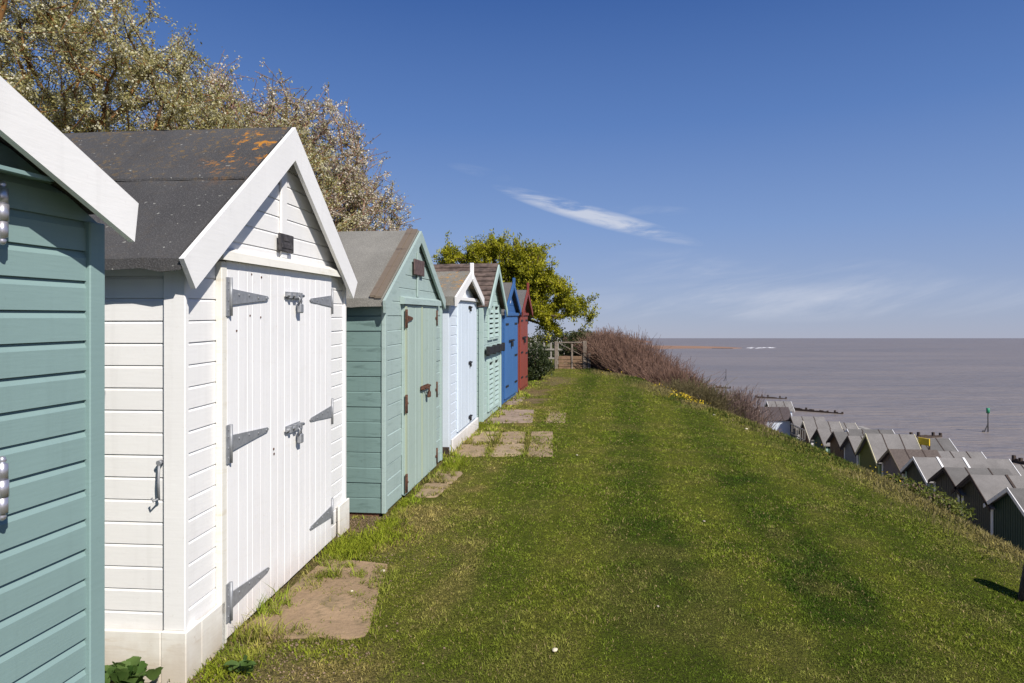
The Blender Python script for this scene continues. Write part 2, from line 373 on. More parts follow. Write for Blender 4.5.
def build_ground():
    def axis(a, b, fine0, fine1, step, growth):
        v = list(np.arange(fine0, fine1+1e-6, step)); st = step
        while v[-1] < b: st *= growth; v.append(v[-1]+st)
        st = step; lo = [fine0]
        while lo[-1] > a: st *= growth; lo.append(lo[-1]-st)
        return np.array(lo[:0:-1]+v)
    xs = axis(-150, 40, -3, 5.5, .09, 1.07); ys = axis(-15, 900, 1.8, 22, .12, 1.07)
    X, Y = np.meshgrid(xs, ys, indexing='ij'); Z = ground_z(X, Y)
    V = np.stack([X, Y, Z], -1).reshape(-1, 3); n, m = X.shape
    i = np.arange(n*m).reshape(n, m); F = np.stack([i[:-1, :-1], i[1:, :-1], i[1:, 1:], i[:-1, 1:]], -1).reshape(-1, 4)
    x, y, z = V.T
    col = lawn_colour(x, y)*.5  # darkened: shade beneath the blades painted into the ground colour
    so_ = soil_amount(x, y)[:, None]
    earth = np.array((.20, .14, .09))*(.7+.6*fbm(x*9, y*9, 61, 3))[:, None]
    col = col+(earth-col)*so_
    beach = sstep(PROM+.05, PROM+.0, z)[:, None]; col = col+(np.array((.30, .22, .14))-col)*beach
    t = NT('lawn_earth'); a = t.attr('Col'); nz = t.noise(70, 5, .7, t.tc.outputs['Object'])
    c = t.mix(t.ramp(nz, .38, .62, 0, .85), t.mix(1.0, a.outputs['Color'], (1.7, 1.7, 1.5), 'MULTIPLY'), (.05, .05, .018))
    t.bump(nz, 1.0, .04); mat = t.done(c, .98, .02)
    o = np_mesh('ground', V, F, mat, {'Col': ('POINT', col)}, smooth=True)
    tag(o, kind='structure')
build_ground()
def build_sea():
    t = NT('silty_sea')
    n1 = t.noise(.5, 5, .6, t.vec((.35, 1, 1))); n2 = t.noise(.02, 6, .65, t.vec((.25, 1, 1)), .6)
    n0 = t.noise(.09, 5, .6, t.vec((.3, 1, 1)))
    c = t.mix(t.ramp(n2, .35, .65), (.180, .155, .137), (.228, .190, .160))
    h = t.math('ADD', n1, t.math('MULTIPLY', n0, 3.0)); t.bump(h, .9, .9)
    mat = t.done(c, .38, .32)
    b = MB(); 
    xs = [-140, 60, 150, 500, 2000, 8000, 40000]; ys = [-3000, -200, 0, 60, 150, 400, 1000, 3000, 10000, 40000]
    for i in range(len(xs)-1):
        for j in range(len(ys)-1):
            if ys[j] >= 1000 and i == 0: b.poly([(-20000, ys[j], SEA), (60, ys[j], SEA), (60, ys[j+1], SEA), (-20000, ys[j+1], SEA)])
            else: b.poly([(xs[i], ys[j], SEA), (xs[i+1], ys[j], SEA), (xs[i+1], ys[j+1], SEA), (xs[i], ys[j+1], SEA)])
    tag(b.build('sea', mat), kind='structure')
    b = MB()
    for k in range(24):
        pass
build_sea()
def ray_point(px, py, z):
    """point of the plane at height z on the line of sight; used only to take measurements off the survey photo"""
    u = (px-512)/683; v = (338-py)/683; t = (z-EYE)/v
    return ((u*CS-SN)*t, (u*SN+CS)*t)

# ------------------------------------------------------------------ front row of huts
def slope_at(y, p):  # underside line of the roof
    return p['zt'] - p['k']*abs(y-p['yc'])
def siding(mb, A, B, out, z0, top, pitch, lap=.009, cham=.2, jit=.0008, seed=0, z1=9, pts=1):
    """lapped boards from A to B (xy), 'out' the outward normal; top(t) gives the wall height, t in 0..1 along A..B"""
    rnd = random.Random(seed); A = np.array(A, float); B = np.array(B, float); out = np.array(out, float)
    zmax = max(top(t/40) for t in range(41)); z = z0; n = 0
    def span(zz):
        ts = [t/400 for t in range(401) if top(t/400) >= zz-1e-6]
        return (min(ts), max(ts)) if ts else None
    def P(t, n_, zz):
        q = A+(B-A)*t+out*n_; return (q[0], q[1], zz)
    while z < min(zmax, z1)-.01:
        zt = min(z+pitch, z1)
        j = rnd.uniform(-jit, jit); j2 = rnd.uniform(-jit, jit)
        prof = [(-lap-.006, z), (j, z+.001), (j*.6, z+(zt-z)*(1-cham)), (-lap, zt-.002), (-lap-.006, zt)]
        for (na, za), (nb, zb) in zip(prof[:-1], prof[1:]):
            sa, sb = span(za), span(zb)
            if sa is None: continue
            if sb is None: sb = ((sa[0]+sa[1])/2,)*2
            mb.poly([P(sa[0], na, za), P(sa[1], na+j2, za), P(sb[1], nb+j2, zb), P(sb[0], nb, zb)])
        z = zt; n += 1
def hut(key, name, label, p):
    (ax, ay), (bx, by) = HUTS[key]; Wd = math.hypot(bx-ax, by-ay); rz = math.atan2(-(bx-ax), by-ay)
    za = gz(ax, ay); rise = p.get('rise', .036); base = p.get('z', None)
    zb = base if base is not None else np.interp(ay, G_Y, G_Z)
    root = empty(name, (ax, ay, zb), rz); tag(root, label, 'beach hut', 'beach huts in the row along the lawn')
    xf = lambda q: (q[0], q[1], q[2]+rise*q[1])
    p.update(W=Wd, root=root, xf=xf); p['k'] = (p['zt']-p['tip'])/p['half']
    D = p.get('D', 2.3); th = p.get('roof_t', .035); yc = p['yc']; sid = p.get('seed', 1)
    roofz = lambda y: p['zt']-p['k']*abs(y-yc)
    wt = lambda y: roofz(y)-th-.012
    # walls: core, then boards
    mb = MB(); c = .016; z0 = p.get('z0', .0)
    prof = [(c, z0+.01), (Wd-c, z0+.01), (Wd-c, wt(Wd-c)-.01), (yc, wt(yc)-.01), (c, wt(c)-.01)]
    mb.prism(prof, -D+c, -c)
    pitch = p.get('pitch', .105)
    siding(mb, (0, 0), (0, Wd), (1, 0), z0, lambda t: wt(t*Wd), pitch, lap=p.get('lap', .009), cham=p.get('cham', .2), seed=sid, jit=p.get('jit', .0008))
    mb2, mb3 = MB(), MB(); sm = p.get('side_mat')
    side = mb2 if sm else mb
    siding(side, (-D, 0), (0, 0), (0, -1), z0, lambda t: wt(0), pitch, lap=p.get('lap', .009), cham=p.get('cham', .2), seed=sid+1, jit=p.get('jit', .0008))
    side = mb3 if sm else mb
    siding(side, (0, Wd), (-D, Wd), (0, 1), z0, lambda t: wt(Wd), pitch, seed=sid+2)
    siding(mb, (-D, Wd), (-D, 0), (-1, 0), z0, lambda t: wt((1-t)*Wd), pitch, seed=sid+3)
    mb.build('wall', M[p['wall']], root, xf)
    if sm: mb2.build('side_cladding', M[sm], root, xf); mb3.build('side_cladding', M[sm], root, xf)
    # corner posts (the front faces stand proud of the boards)
    pw = p.get('post', .07); pv = p.get('post_y', pw); px_ = p.get('post_x', pw)
    for (y0, y1) in ((-.014, pv), (Wd-pv, Wd+.014)):
        b = MB(); b.cbox(-px_, .016, y0, y1, z0, min(wt(y0 if y0 < yc else y1)-.004, wt(y1 if y0 < yc else y0)), .004); b.build('corner_post', M[p.get('post_mat', p['wall'])], root, xf)
    # roof: two slopes, each of overlapping sheets with a ragged edge
    out = p['out']; L0, L1 = -D-.08, out
    ey = p['half']-p.get('eave_in', .0)
    b = MB(); rn = random.Random(sid*7)
    courses = p.get('courses', [0, .47, 1.0])
    for sgn in (-1, 1):
        e = ey if sgn < 0 else p.get('half2', ey)
        for ci in range(len(courses)-1):
            u0, u1 = courses[ci], courses[ci+1]                 # from ridge (0) to eave (1)
            lift = p.get('lift', .009)*(len(courses)-1-ci) if len(courses) < 5 else .002
            tail = p.get('tail', .0) if ci < len(courses)-2 else 0
            n = 26; rows = []
            for (uu, dz) in ((u0, lift if len(courses) < 5 else -.006), (u1, lift if len(courses) < 5 else .016)):
                row = []
                for i in range(n+1):
                    x = L0+(L1-L0)*i/n; y = yc+sgn*e*uu+(rn.uniform(-.004, .004) if uu > .1 else 0)
                    row.append((x, y, p['zt']+p.get('rdz', 0)-p['k']*e*uu+dz+rn.uniform(-.003, .003)))
                rows.append(row)
            dn = .012 if ci < len(courses)-2 else p.get('lip', .03)
            rows.append([(x, y+sgn*.002, z-dn-rn.uniform(0, dn*.35)) for x, y, z in rows[1]])
            for r0, r1 in zip(rows[:-1], rows[1:]):
                for i in range(n): b.poly([r0[i], r0[i+1], r1[i+1], r1[i]])
            for xx in (L0, L1):
                i = 0 if xx == L0 else n
                b.poly([rows[0][i], rows[1][i], rows[2][i], (xx, rows[0][i][1], rows[0][i][2]-dn)])
        # deck under the felt
        b.poly([(L0, yc, p['zt']-th), (L1, yc, p['zt']-th), (L1, yc+sgn*(e-.01), p['zt']-p['k']*(e-.01)-th), (L0, yc+sgn*(e-.01), p['zt']-p['k']*(e-.01)-th)])
        b.poly([(L1, yc, p['zt']-th), (L1, yc, p['zt']), (L1, yc+sgn*e, p['zt']-p['k']*e), (L1, yc+sgn*(e-.01), p['zt']-p['k']*(e-.01)-th)])
    b.build('roof', M[p['roof']], root, xf, fixn=False)
    # barge boards
    hv = p['hv']; bt = .024
    for sgn in (-1, 1):
        e = p['half'] if sgn < 0 else p.get('half2', p['half']); e += .02
        up = p.get('bup', .022); x0 = out + (.002 if sgn > 0 else .004); k = p['k']
        ze = p['zt']-k*e+up
        cut = p.get('cut', .6)
        dy = cut*hv*k/(1+k*k)                                    # 0 = plumb cut, 1 = square cut
        yz = [(yc, p['zt']+up), (yc+sgn*e, ze), (yc+sgn*(e-dy), ze-hv+k*dy), (yc, p['zt']+up-hv)]
        b = MB(); b.prism(yz, x0, x0+bt); b.build('barge_board', M[p['barge']], root, xf)
    if p.get('finial'):
        b = MB(); fw = p.get('fw', .018); b.cbox(out-.01, out+.045, yc-fw, yc+fw, p['zt']-hv*.9, p['zt']+p['finial'], .005); b.build('finial', M[p['barge']], root, xf)
    return root
def planks(mb, x0, x1, y0, y1, z0, z1, n, g=.004, rnd=None):
    """a leaf of vertical boards with V grooves"""
    yz = []; w = (y1-y0)/n
    P = [(x0, y0)]; ed = [y0+i*w+((rnd.uniform(-.22, .22)*w) if rnd and 0 < i < n else 0) for i in range(n+1)]
    for i in range(n):
        a, b = ed[i], ed[i+1]; j = (rnd.uniform(-.0012, .0012) if rnd else 0)
        P += [(x1-g, a), (x1+j, a+g), (x1+j, b-g), (x1-g, b)]
    P.append((x0, y1))
    mb.prism_v([(x, y, z0) for x, y in P], [(x, y, z1) for x, y in P])
def t_hinge(parent, xf, x, y, z, sgn, L, mat, h=.19, pw=.035, taper=.10):
    """T hinge: plate, knuckle, tapering strap with bolt heads; sgn = way the strap points along the front"""
    b = MB(); b.box(x, x+.005, y-sgn*pw if sgn > 0 else y, y if sgn > 0 else y+pw, z-h/2, z+h/2)
    b.tube([(x+.008, y, z-h/2), (x+.008, y, z+h/2)], .009, 8)
    yz = [(y, z-taper/2), (y+sgn*L*.96, z-.012), (y+sgn*L, z), (y+sgn*L*.96, z+.012), (y, z+taper/2)]
    b.prism(yz, x+.001, x+.006)
    for q in (.2, .45, .7, .92): b.tube([(x+.005, y+sgn*L*q, z+(.012 if q < .5 else 0)), (x+.010, y+sgn*L*q, z+(.012 if q < .5 else 0))], .007, 6)
    for q in (-.35, -.1, .2, .38): b.tube([(x+.004, y-sgn*pw*.55, z+h*q), (x+.008, y-sgn*pw*.55, z+h*q)], .005, 6)
    return b.build('hinge', M[mat], parent, xf)
def bolt(parent, xf, x, y, z, L, mat, lock=True):
    b = MB(); b.box(x, x+.006, y, y+L, z-.022, z+.022)
    b.tube([(x+.018, y-.02, z), (x+.018, y+L+.03, z)], .010, 8)
    for q in (.15, .5, .85): b.box(x+.004, x+.032, y+L*q-.014, y+L*q+.014, z-.018, z+.018)
    b.tube([(x+.02, y+L*.62, z), (x+.04, y+L*.62, z-.02), (x+.035, y+L*.62, z-.05)], .007, 6)
    o = b.build('bolt', M[mat], parent, xf)
    if lock:
        b = MB(); b.tube([(x+.03, y+L*.72, z-.05), (x+.03, y+L*.72, z-.01), (x+.03, y+L*.84, z-.01), (x+.03, y+L*.84, z-.05)], .005, 6)
        b.cbox(x+.016, x+.042, y+L*.66, y+L*.9, z-.105, z-.045, .006); b.build('padlock', M[mat], o, None if xf is None else None)
        bpy.context.view_layer.update()
        pl = o.children[0]; rise_y = xf((0, y, 0))[2]; pl.location = (0, 0, rise_y)
    return o

# --- teal hut, nearest
def build_teal():
    p = dict(yc=1.2, zt=2.665, half=1.155, tip=2.125, hv=.155, out=.13, wall='teal', roof='felt_grey', barge='white_barge', pitch=.1085, lap=.013, cham=.24, post=.062, D=2.3, rise=.03, seed=3, cut=.35, bup=.02)
    r = hut('teal', 'beach_hut', 'teal hut nearest the camera, cut off at the left, with polished barrel hinges', p); xf = p['xf']
    b = MB(); siding(b, (.0, .62), (.0, 1.90), (1, 0), .12, lambda t: 2.02, .1085, lap=.013, cham=.24)
    b.v = [(x+.018, y, z) for x, y, z in b.v]; b.box(.0, .006, .62, 1.90, .12, 2.02); d = b.build('door', M['teal'], r, xf)
    b = MB(); b.prism_v([(.005, .45, 2.165), (.115, .45, 2.15), (.115, .45, 2.162), (.005, .45, 2.187)], [(.005, 2.03, 2.165), (.115, 2.03, 2.15), (.115, 2.03, 2.162), (.005, 2.03, 2.187)]); b.build('drip_rail', M['teal'], r, xf)
    for z in (2.035, 1.185, .42):
        b = MB(); zz = z; y = 1.915; x = .040; rr = .0165
        pts = []; rad = []
        for (dz, q) in ((-.100, .003), (-.095, .010), (-.085, .012), (-.078, .008), (-.075, rr), (-.028, rr), (-.0275, rr*.8), (-.0265, rr*.8), (-.026, rr*1.12), (.026, rr*1.12), (.0265, rr*.8), (.0275, rr*.8), (.028, rr), (.075, rr), (.078, .008), (.085, .012), (.095, .010), (.100, .003)):
            pts.append((x, y, zz+dz)); rad.append(q)
        b.tube(pts, rad, 14); b.box(.019, .026, y-.09, y-.004, zz-.075, zz+.075); b.box(.0, .03, y-.004, y+.006, zz-.07, zz+.07)
        b.build('hinge', M['chrome'], d, xf)
build_teal()
# --- white hut
def build_white():
    p = dict(yc=1.085, zt=2.885, half=1.21, tip=1.985, hv=.205, post_y=.024, out=.062, wall='white', roof='felt_dark', barge='white_barge', pitch=.105, lap=.007, cham=.13, post=.085, post_mat='white', D=2.3, rise=.038, seed=5, cut=1.0, lip=.045, bup=-.012, z0=.0, roof_t=.05, lift=.014, rdz=-.035)
    r = hut('white', 'beach_hut', 'white hut with double doors, slate plaque and dark lichen speckled felt roof', p); xf = p['xf']; Wd = p['W']
    for (x0, x1, y0, y1) in ((-2.33, -.09, -.034, -.0145), (-.088, .036, -.036, .10), (.0165, .034, .102, .325), (.0165, .034, 2.045, Wd+.034)):
        b = MB(); b.cbox(x0, x1, y0, y1, -.06, .235 if x1 != .036 else .238, .004); b.build('skirting', M['skirt'], r, xf)
    b = MB(); b.cbox(-.085, .022, -.0145-.006, .0, .238, 1.98, .004); b.build('corner_trim', M['white'], r, xf)
    for (y0, y1) in ((.29, .345), ):
        b = MB(); b.cbox(.0, .034, y0, y1, .01, 1.98, .004); b.build('door_frame', M['cream'], r, xf)
    rn = random.Random(2)
    for i, (y0, y1) in enumerate(((.352, 1.148), (1.153, 1.882))):
        b = MB(); planks(b, .004, .030, y0, y1, .03, 1.985, 8 if i == 0 else 7, .0028, rn); d = b.build('door', M['white_door'], r, xf)
        if i == 0:
            for z, L in ((1.80, .45), (1.035, .45), (.215, .46)): t_hinge(d, xf, .0345, .368, z, 1, L, 'galv', .20, .04, .085)
            for (y, z) in ((.62, 1.93), (.74, 1.92), (.60, 1.70), (.73, 1.69), (.90, .90), (.905, .87), (.45, 1.62)):
                q = MB(); q.tube([(.0295, y, z), (.033, y, z)], .008 if z < 1 else .006, 7); q.build('screw', M['rust'], d, xf)
            bolt(d, xf, .031, 1.06, 1.825, .22, 'galv'); bolt(d, xf, .031, 1.06, .985, .22, 'galv')
        else:
            for z, L in ((1.80, .42), (.985, .42), (.245, .42)): t_hinge(d, xf, .0305, 1.875, z, -1, L, 'galv', .19, .03, .085)
    b = MB(); b.prism_v([(-.002, .26, 1.99), (.062, .26, 1.985), (.055, .26, 2.03), (.02, .26, 2.055), (-.002, .26, 2.055)], [(-.002, 2.03, 1.99), (.062, 2.03, 1.985), (.055, 2.03, 2.03), (.02, 2.03, 2.055), (-.002, 2.03, 2.055)]); b.build('header', M['cream'], r, xf)
    b = MB(); b.cbox(.001, .018, 1.045, 1.125, 2.056, 2.62, .003); b.build('gable_strip', M['white'], r, xf)
    b = MB(); b.cbox(.0185, .034, .985, 1.19, 2.095, 2.205, .004); b.cbox(.034, .038, 1.005, 1.17, 2.115, 2.145, .002); b.cbox(.034, .038, 1.04, 1.12, 2.16, 2.185, .002); b.build('plaque', M['slate'], r, xf)
    b = MB(); b.tube([(-.1, -.028, 1.02), (-.1, -.034, .93), (-.1, -.03, .85)], .006, 8); b.tube([(-.1, -.03, .855), (-.115, -.05, .845), (-.125, -.045, .86)], .005, 8); b.tube([(-.1, -.012, 1.02), (-.1, -.035, 1.02)], .012, 8); b.build('hook', M['galv'], r, xf)
build_white()
# --- sage hut
def build_sage():
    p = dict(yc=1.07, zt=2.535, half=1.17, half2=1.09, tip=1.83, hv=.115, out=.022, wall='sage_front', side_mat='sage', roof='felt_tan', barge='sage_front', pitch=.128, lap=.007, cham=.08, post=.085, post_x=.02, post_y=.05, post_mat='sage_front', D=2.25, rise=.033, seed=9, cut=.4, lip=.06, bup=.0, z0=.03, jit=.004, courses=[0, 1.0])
    r = hut('sage', 'beach_hut', 'weathered sage green hut with rusty hinges and bare wood strip along its roof edge', p); xf = p['xf']; k = p['k']
    b = MB()
    for (w0, w1, dx) in ((0, .06, 0), (.05, .10, .008)):
        z0_ = lambda y: p['zt']-k*abs(y-p['yc'])
        y0, y1 = -.11, p['yc']-.02
        a = [(p['out']-.01-w1+dx*0, y0, z0_(y0)+.014+dx), (p['out']-.01-w0, y0, z0_(y0)+.014+dx), (p['out']-.01-w0, y1, z0_(y1)+.014+dx), (p['out']-.01-w1, y1, z0_(y1)+.014+dx)]
        b.prism_v(a, [(x, y, z+.018) for x, y, z in a])
    b.build('rake_strip', M['oldwood'], r, xf)
    b = MB(); b.cbox(-.375, -.33, -.034, -.0095, .66, 1.80, .004); b.build('batten', M['sage'], r, xf)
    b = MB(); b.tube([(-.352, -.03, .0), (-.352, -.028, .655)], .02, 10); b.build('drainpipe', M['rust'], r, xf)
    for y in (.02, .9, 1.9):
        b = MB(); b.cbox(-.36, -.05, y, y+.12, -.12, .028, .005); b.build('brick_footing', M['brick'], r, xf)
    for y in (.515, 1.812):
        b = MB(); b.cbox(.0, .018, y, y+.022, .05, 1.80, .003); b.build('door_frame', M['sage_front'], r, xf)
    rn = random.Random(5)
    for i, (y0, y1) in enumerate(((.542, 1.146), (1.152, 1.806))):
        b = MB(); planks(b, .002, .026, y0, y1, .04, 1.79, 5, .003, rn); d = b.build('door', M['sage_door'], r, xf)
        b = MB(); b.cbox(.0265, .034, (y0 if i == 0 else y0-.015), (y0+.06 if i == 0 else y0+.02), .05, 1.785, .003); b.build('edge_strip', M['lime_edge'], d, xf)
        for z in (1.665, .88, .15):
            if i == 0: t_hinge(d, xf, .0345, y0+.012, z, 1, .22 if z > 1 else .05, 'rust', .17, .03, .07 if z > 1 else .03)
            else: t_hinge(d, xf, .0265, y1-.012, z, -1, .05, 'rust', .17, .02, .03)
        if i == 1: bolt(d, xf, .0345, 1.08, .965, .3, 'rust')
    b = MB(); b.prism_v([(.0, .47, 1.80), (.05, .47, 1.80), (.045, .47, 1.855), (.0, .47, 1.875)], [(.0, 1.95, 1.80), (.05, 1.95, 1.80), (.045, 1.95, 1.855), (.0, 1.95, 1.875)]); b.build('header', M['sage_front'], r, xf)
    b = MB(); b.cbox(.0005, .016, 1.045, 1.10, 1.878, 2.40, .003); b.build('gable_strip', M['sage_front'], r, xf)
    b = MB(); b.cbox(.0165, .032, .87, 1.25, 2.09, 2.245, .005); b.build('plaque', M['plaque_brown'], r, xf)
build_sage()
# --- lilac hut
def build_lilac():
    p = dict(yc=.945, zt=2.27, half=1.03, half2=.95, tip=1.905, hv=.115, out=.10, wall='lilac', roof='felt_tan_lichen', barge='white_barge', pitch=.12, lap=.007, cham=.12, post=.095, D=2.1, rise=.035, seed=13, cut=.3, lip=.10, finial=.12, fw=.008, bup=.01, courses=[0, 1.0])
    r = hut('lilac', 'beach_hut', 'pale lilac white hut with pointed white finial and orange lichen on its low roof', p); xf = p['xf']; Wd = p['W']
    b = MB(); b.cbox(.017, .04, .1, Wd+.03, -.05, .17, .004); b.build('skirting', M['white'], r, xf)
    b = MB(); b.cbox(-2.1, .02, -.03, -.0145, -.06, .10, .004); b.build('side_skirting', M['darkwood'], r, xf)
    b = MB(); b.cbox(.0, .022, .50, .53, .19, 1.9, .003); b.build('door_frame', M['lilac'], r, xf)
    rn = random.Random(6)
    for i, (y0, y1) in enumerate(((.535, 1.20), (1.207, 1.80))):
        b = MB(); planks(b, .002, .026, y0, y1, .195, 1.875, 5, .003, rn); d = b.build('door', M['lilac_door'], r, xf)
        if i == 1:
            for z in (1.80, 1.03, .28):
                b = MB(); b.box(.027, .034, 1.19, 1.33, z-.018, z+.018); b.tube([(.04, 1.17, z), (.04, 1.36, z)], .012, 8); b.cbox(.03, .05, 1.25, 1.31, z-.06, z-.01, .004); b.build('bolt', M['iron'], d, xf)
    b = MB(); b.cbox(.0, .06, .42, 1.9, 1.878, 1.925, .005); b.build('header', M['white_barge'], r, xf)
    b = MB(); b.cbox(.0005, .03, .92, .975, 1.927, 2.15, .003); b.build('gable_strip', M['white_barge'], r, xf)
build_lilac()
# --- mint hut with louvres
def build_mint():
    p = dict(yc=.87, zt=2.57, half=.90, half2=.93, tip=1.84, hv=.13, out=.10, wall='mint', roof='shingle', barge='mint', pitch=.12, lap=.008, cham=.12, post=.06, D=2.6, rise=.035, seed=17, cut=.4, lip=.03, bup=-.03, courses=[i/9 for i in range(10)])
    r = hut('mint', 'beach_hut', 'mint hut with louvred shutters and a dark bar across its doors under brown board roof', p); xf = p['xf']
    for (y0, y1) in ((.40, .86), (.93, 1.40)):
        for (z0, z1) in ((1.27, 1.86), (.10, .93)):
            b = MB()
            for q in ((y0, y0+.05, z0, z1), (y1-.05, y1, z0, z1), (y0+.05, y1-.05, z0, z0+.03), (y0+.05, y1-.05, z1-.03, z1)): b.cbox(.001, .034, *q, .003)
            n = int((z1-z0-.06)/.082)
            for i in range(n):
                z = z0+.035+i*.082
                b.prism_v([(.006, y0+.05, z+.055), (.012, y0+.05, z+.06), (.036, y0+.05, z+.006), (.030, y0+.05, z)], [(.006, y1-.05, z+.055), (.012, y1-.05, z+.06), (.036, y1-.05, z+.006), (.030, y1-.05, z)])
            sh = b.build('louvre_shutter', M['mint'], r, xf)
            b = MB(); b.box(.0005, .003, y0+.05, y1-.05, z0+.03, z1-.03); b.build('painted_slot_shade', M['black'], sh, xf)  # black sheet behind the slats paints in the shade of the slots
    b = MB(); b.cbox(.036, .075, .12, 1.80, 1.045, 1.165, .006)
    for y in (.2, .75, 1.2, 1.7): b.cbox(.03, .085, y-.04, y+.04, 1.03, 1.18, .004)
    b.build('security_bar', M['iron'], r, xf)
build_mint()
def simple_hut(key, label, p, wall, door, hw, emblem=None):
    r = hut(key, 'beach_hut', label, p); xf = p['xf']; Wd = p['W']; rn = random.Random(p['seed'])
    m = Wd/2; a, c = .22, Wd-.12
    for i, (y0, y1) in enumerate(((a, m-.003), (m+.003, c))):
        b = MB(); planks(b, .002, .028, y0, y1, .07, p['hd']-.005, 5, .005, rn); d = b.build('door', M[door], r, xf)
        for z in hw[i]:
            b = MB(); yy = y0+.03 if i == 0 else y1-.03; s = 1 if i == 0 else -1
            b.box(.029, .035, min(yy, yy+s*.30), max(yy, yy+s*.30), z-.02, z+.02); b.build('hinge', M['iron'], d, xf)
    b = MB(); b.box(.03, .04, m-.25, m+.22, 1.15, 1.19); b.tube([(.05, m-.28, 1.17), (.05, m+.25, 1.17)], .014, 8); b.cbox(.036, .07, m-.05, m+.06, 1.05, 1.14, .005); b.build('bolt', M['iron'], r, xf)
    b = MB(); b.cbox(.0, .055, .12, Wd-.06, p['hd'], p['hd']+.06, .005); b.build('header', M[wall], r, xf)
    return r, xf
p = dict(yc=.845, zt=2.32, half=.90, half2=.84, tip=1.73, hv=.13, out=.065, wall='blue', roof='felt_grey', barge='blue', pitch=.11, lap=.008, cham=.12, post=.06, D=2.2, rise=.035, seed=21, hd=1.66, cut=.4, lip=.05, bup=.03, finial=.10, courses=[0, 1.0])
r, xf = simple_hut('blue', 'bright blue hut with a pale oval plaque in its gable and pointed finial', p, 'blue', 'blue_door', ((1.5, .3), (1.5, .85, .3)))
b = MB(); b.prism([(.80+.10*math.cos(t*math.pi/8), 1.98+.07*math.sin(t*math.pi/8)) for t in range(16)], .002, .016); b.build('plaque', M['white_barge'], r, xf)
p = dict(yc=.72, zt=2.23, half=.84, tip=1.72, hv=.13, out=.10, wall='red', roof='felt_grey', barge='red', pitch=.11, lap=.008, cham=.12, post=.06, D=2.1, rise=.035, seed=23, hd=1.66, cut=.4, lip=.05, bup=.03, finial=.17, courses=[0, 1.0])
r, xf = simple_hut('red', 'brick red hut with pointed finial at the far end of the row', p, 'red', 'red_door', ((1.55, .85, .3), (1.55, .8, .25)))

# ------------------------------------------------------------------ paving
def build_slabs():
    t = {}
    for nm, c in (('sand', (.30, .21, .13)), ('tan', (.32, .235, .15)), ('tan2', (.36, .27, .175)), ('pink', (.32, .24, .19))):
        q = NT('paving_'+nm); n = q.noise(2.2, 5, .6); n2 = q.noise(28, 5, .65); n3 = q.noise(3.6, 5, .6)
        col = q.mix(q.ramp(n, .3, .7), tuple(x*.75 for x in c), tuple(x*1.1 for x in c)); col = q.mix(q.ramp(n2, .5, .75, 0, .5), col, tuple(x*.5 for x in c))
        col = q.mix(q.ramp(n3, .50, .66, 0, .6), col, (.11, .095, .05)); n4 = q.noise(3.5, 6, .7, None, .6)
        col = q.mix(q.ramp(q.math('ABSOLUTE', q.math('SUBTRACT', n4, .5)), .0, .008, .5, 0), col, (.09, .075, .05))
        q.bump(q.math('ADD', n2, q.math('MULTIPLY', n, 2)), .7, .015); t[nm] = q.done(col, .92, .15)
    for (lab, q, m) in SLABS:
        q = np.array(q); c = q.mean(axis=0)
        zc = gz(*c)
        rn = random.Random(len(lab)+int(c[1]*10)); ring = []
        for i in range(4):
            a, b_ = q[i], q[(i+1) % 4]
            for s in range(9):
                f = s/9; pt = a+(b_-a)*f; inw = (c-pt)/np.linalg.norm(c-pt); ring.append(pt+inw*(rn.uniform(0, .02)+(.02 if s == 0 else 0)))
        zt = [gz(*p_)+.004+rn.uniform(-.006, .004) for p_ in ring]
        b = MB(); n = len(ring)
        V = [(p_[0]-c[0], p_[1]-c[1], z-zc) for p_, z in zip(ring, zt)] + [((p_[0]-c[0])*.975, (p_[1]-c[1])*.985, z-zc+.006) for p_, z in zip(ring, zt)] + [(p_[0]-c[0], p_[1]-c[1], z-zc-.09) for p_, z in zip(ring, zt)]
        b.mesh(V, [tuple(range(n, 2*n))]+[(i, (i+1) % n, n+(i+1) % n, n+i) for i in range(n)]+[(i, 2*n+i, 2*n+(i+1) % n, (i+1) % n) for i in range(n)])
        o = b.build('paving_slab', t[m]); o.location = (c[0], c[1], zc); tag(o, lab, 'paving slab', 'paving slabs in front of the huts')
build_slabs()

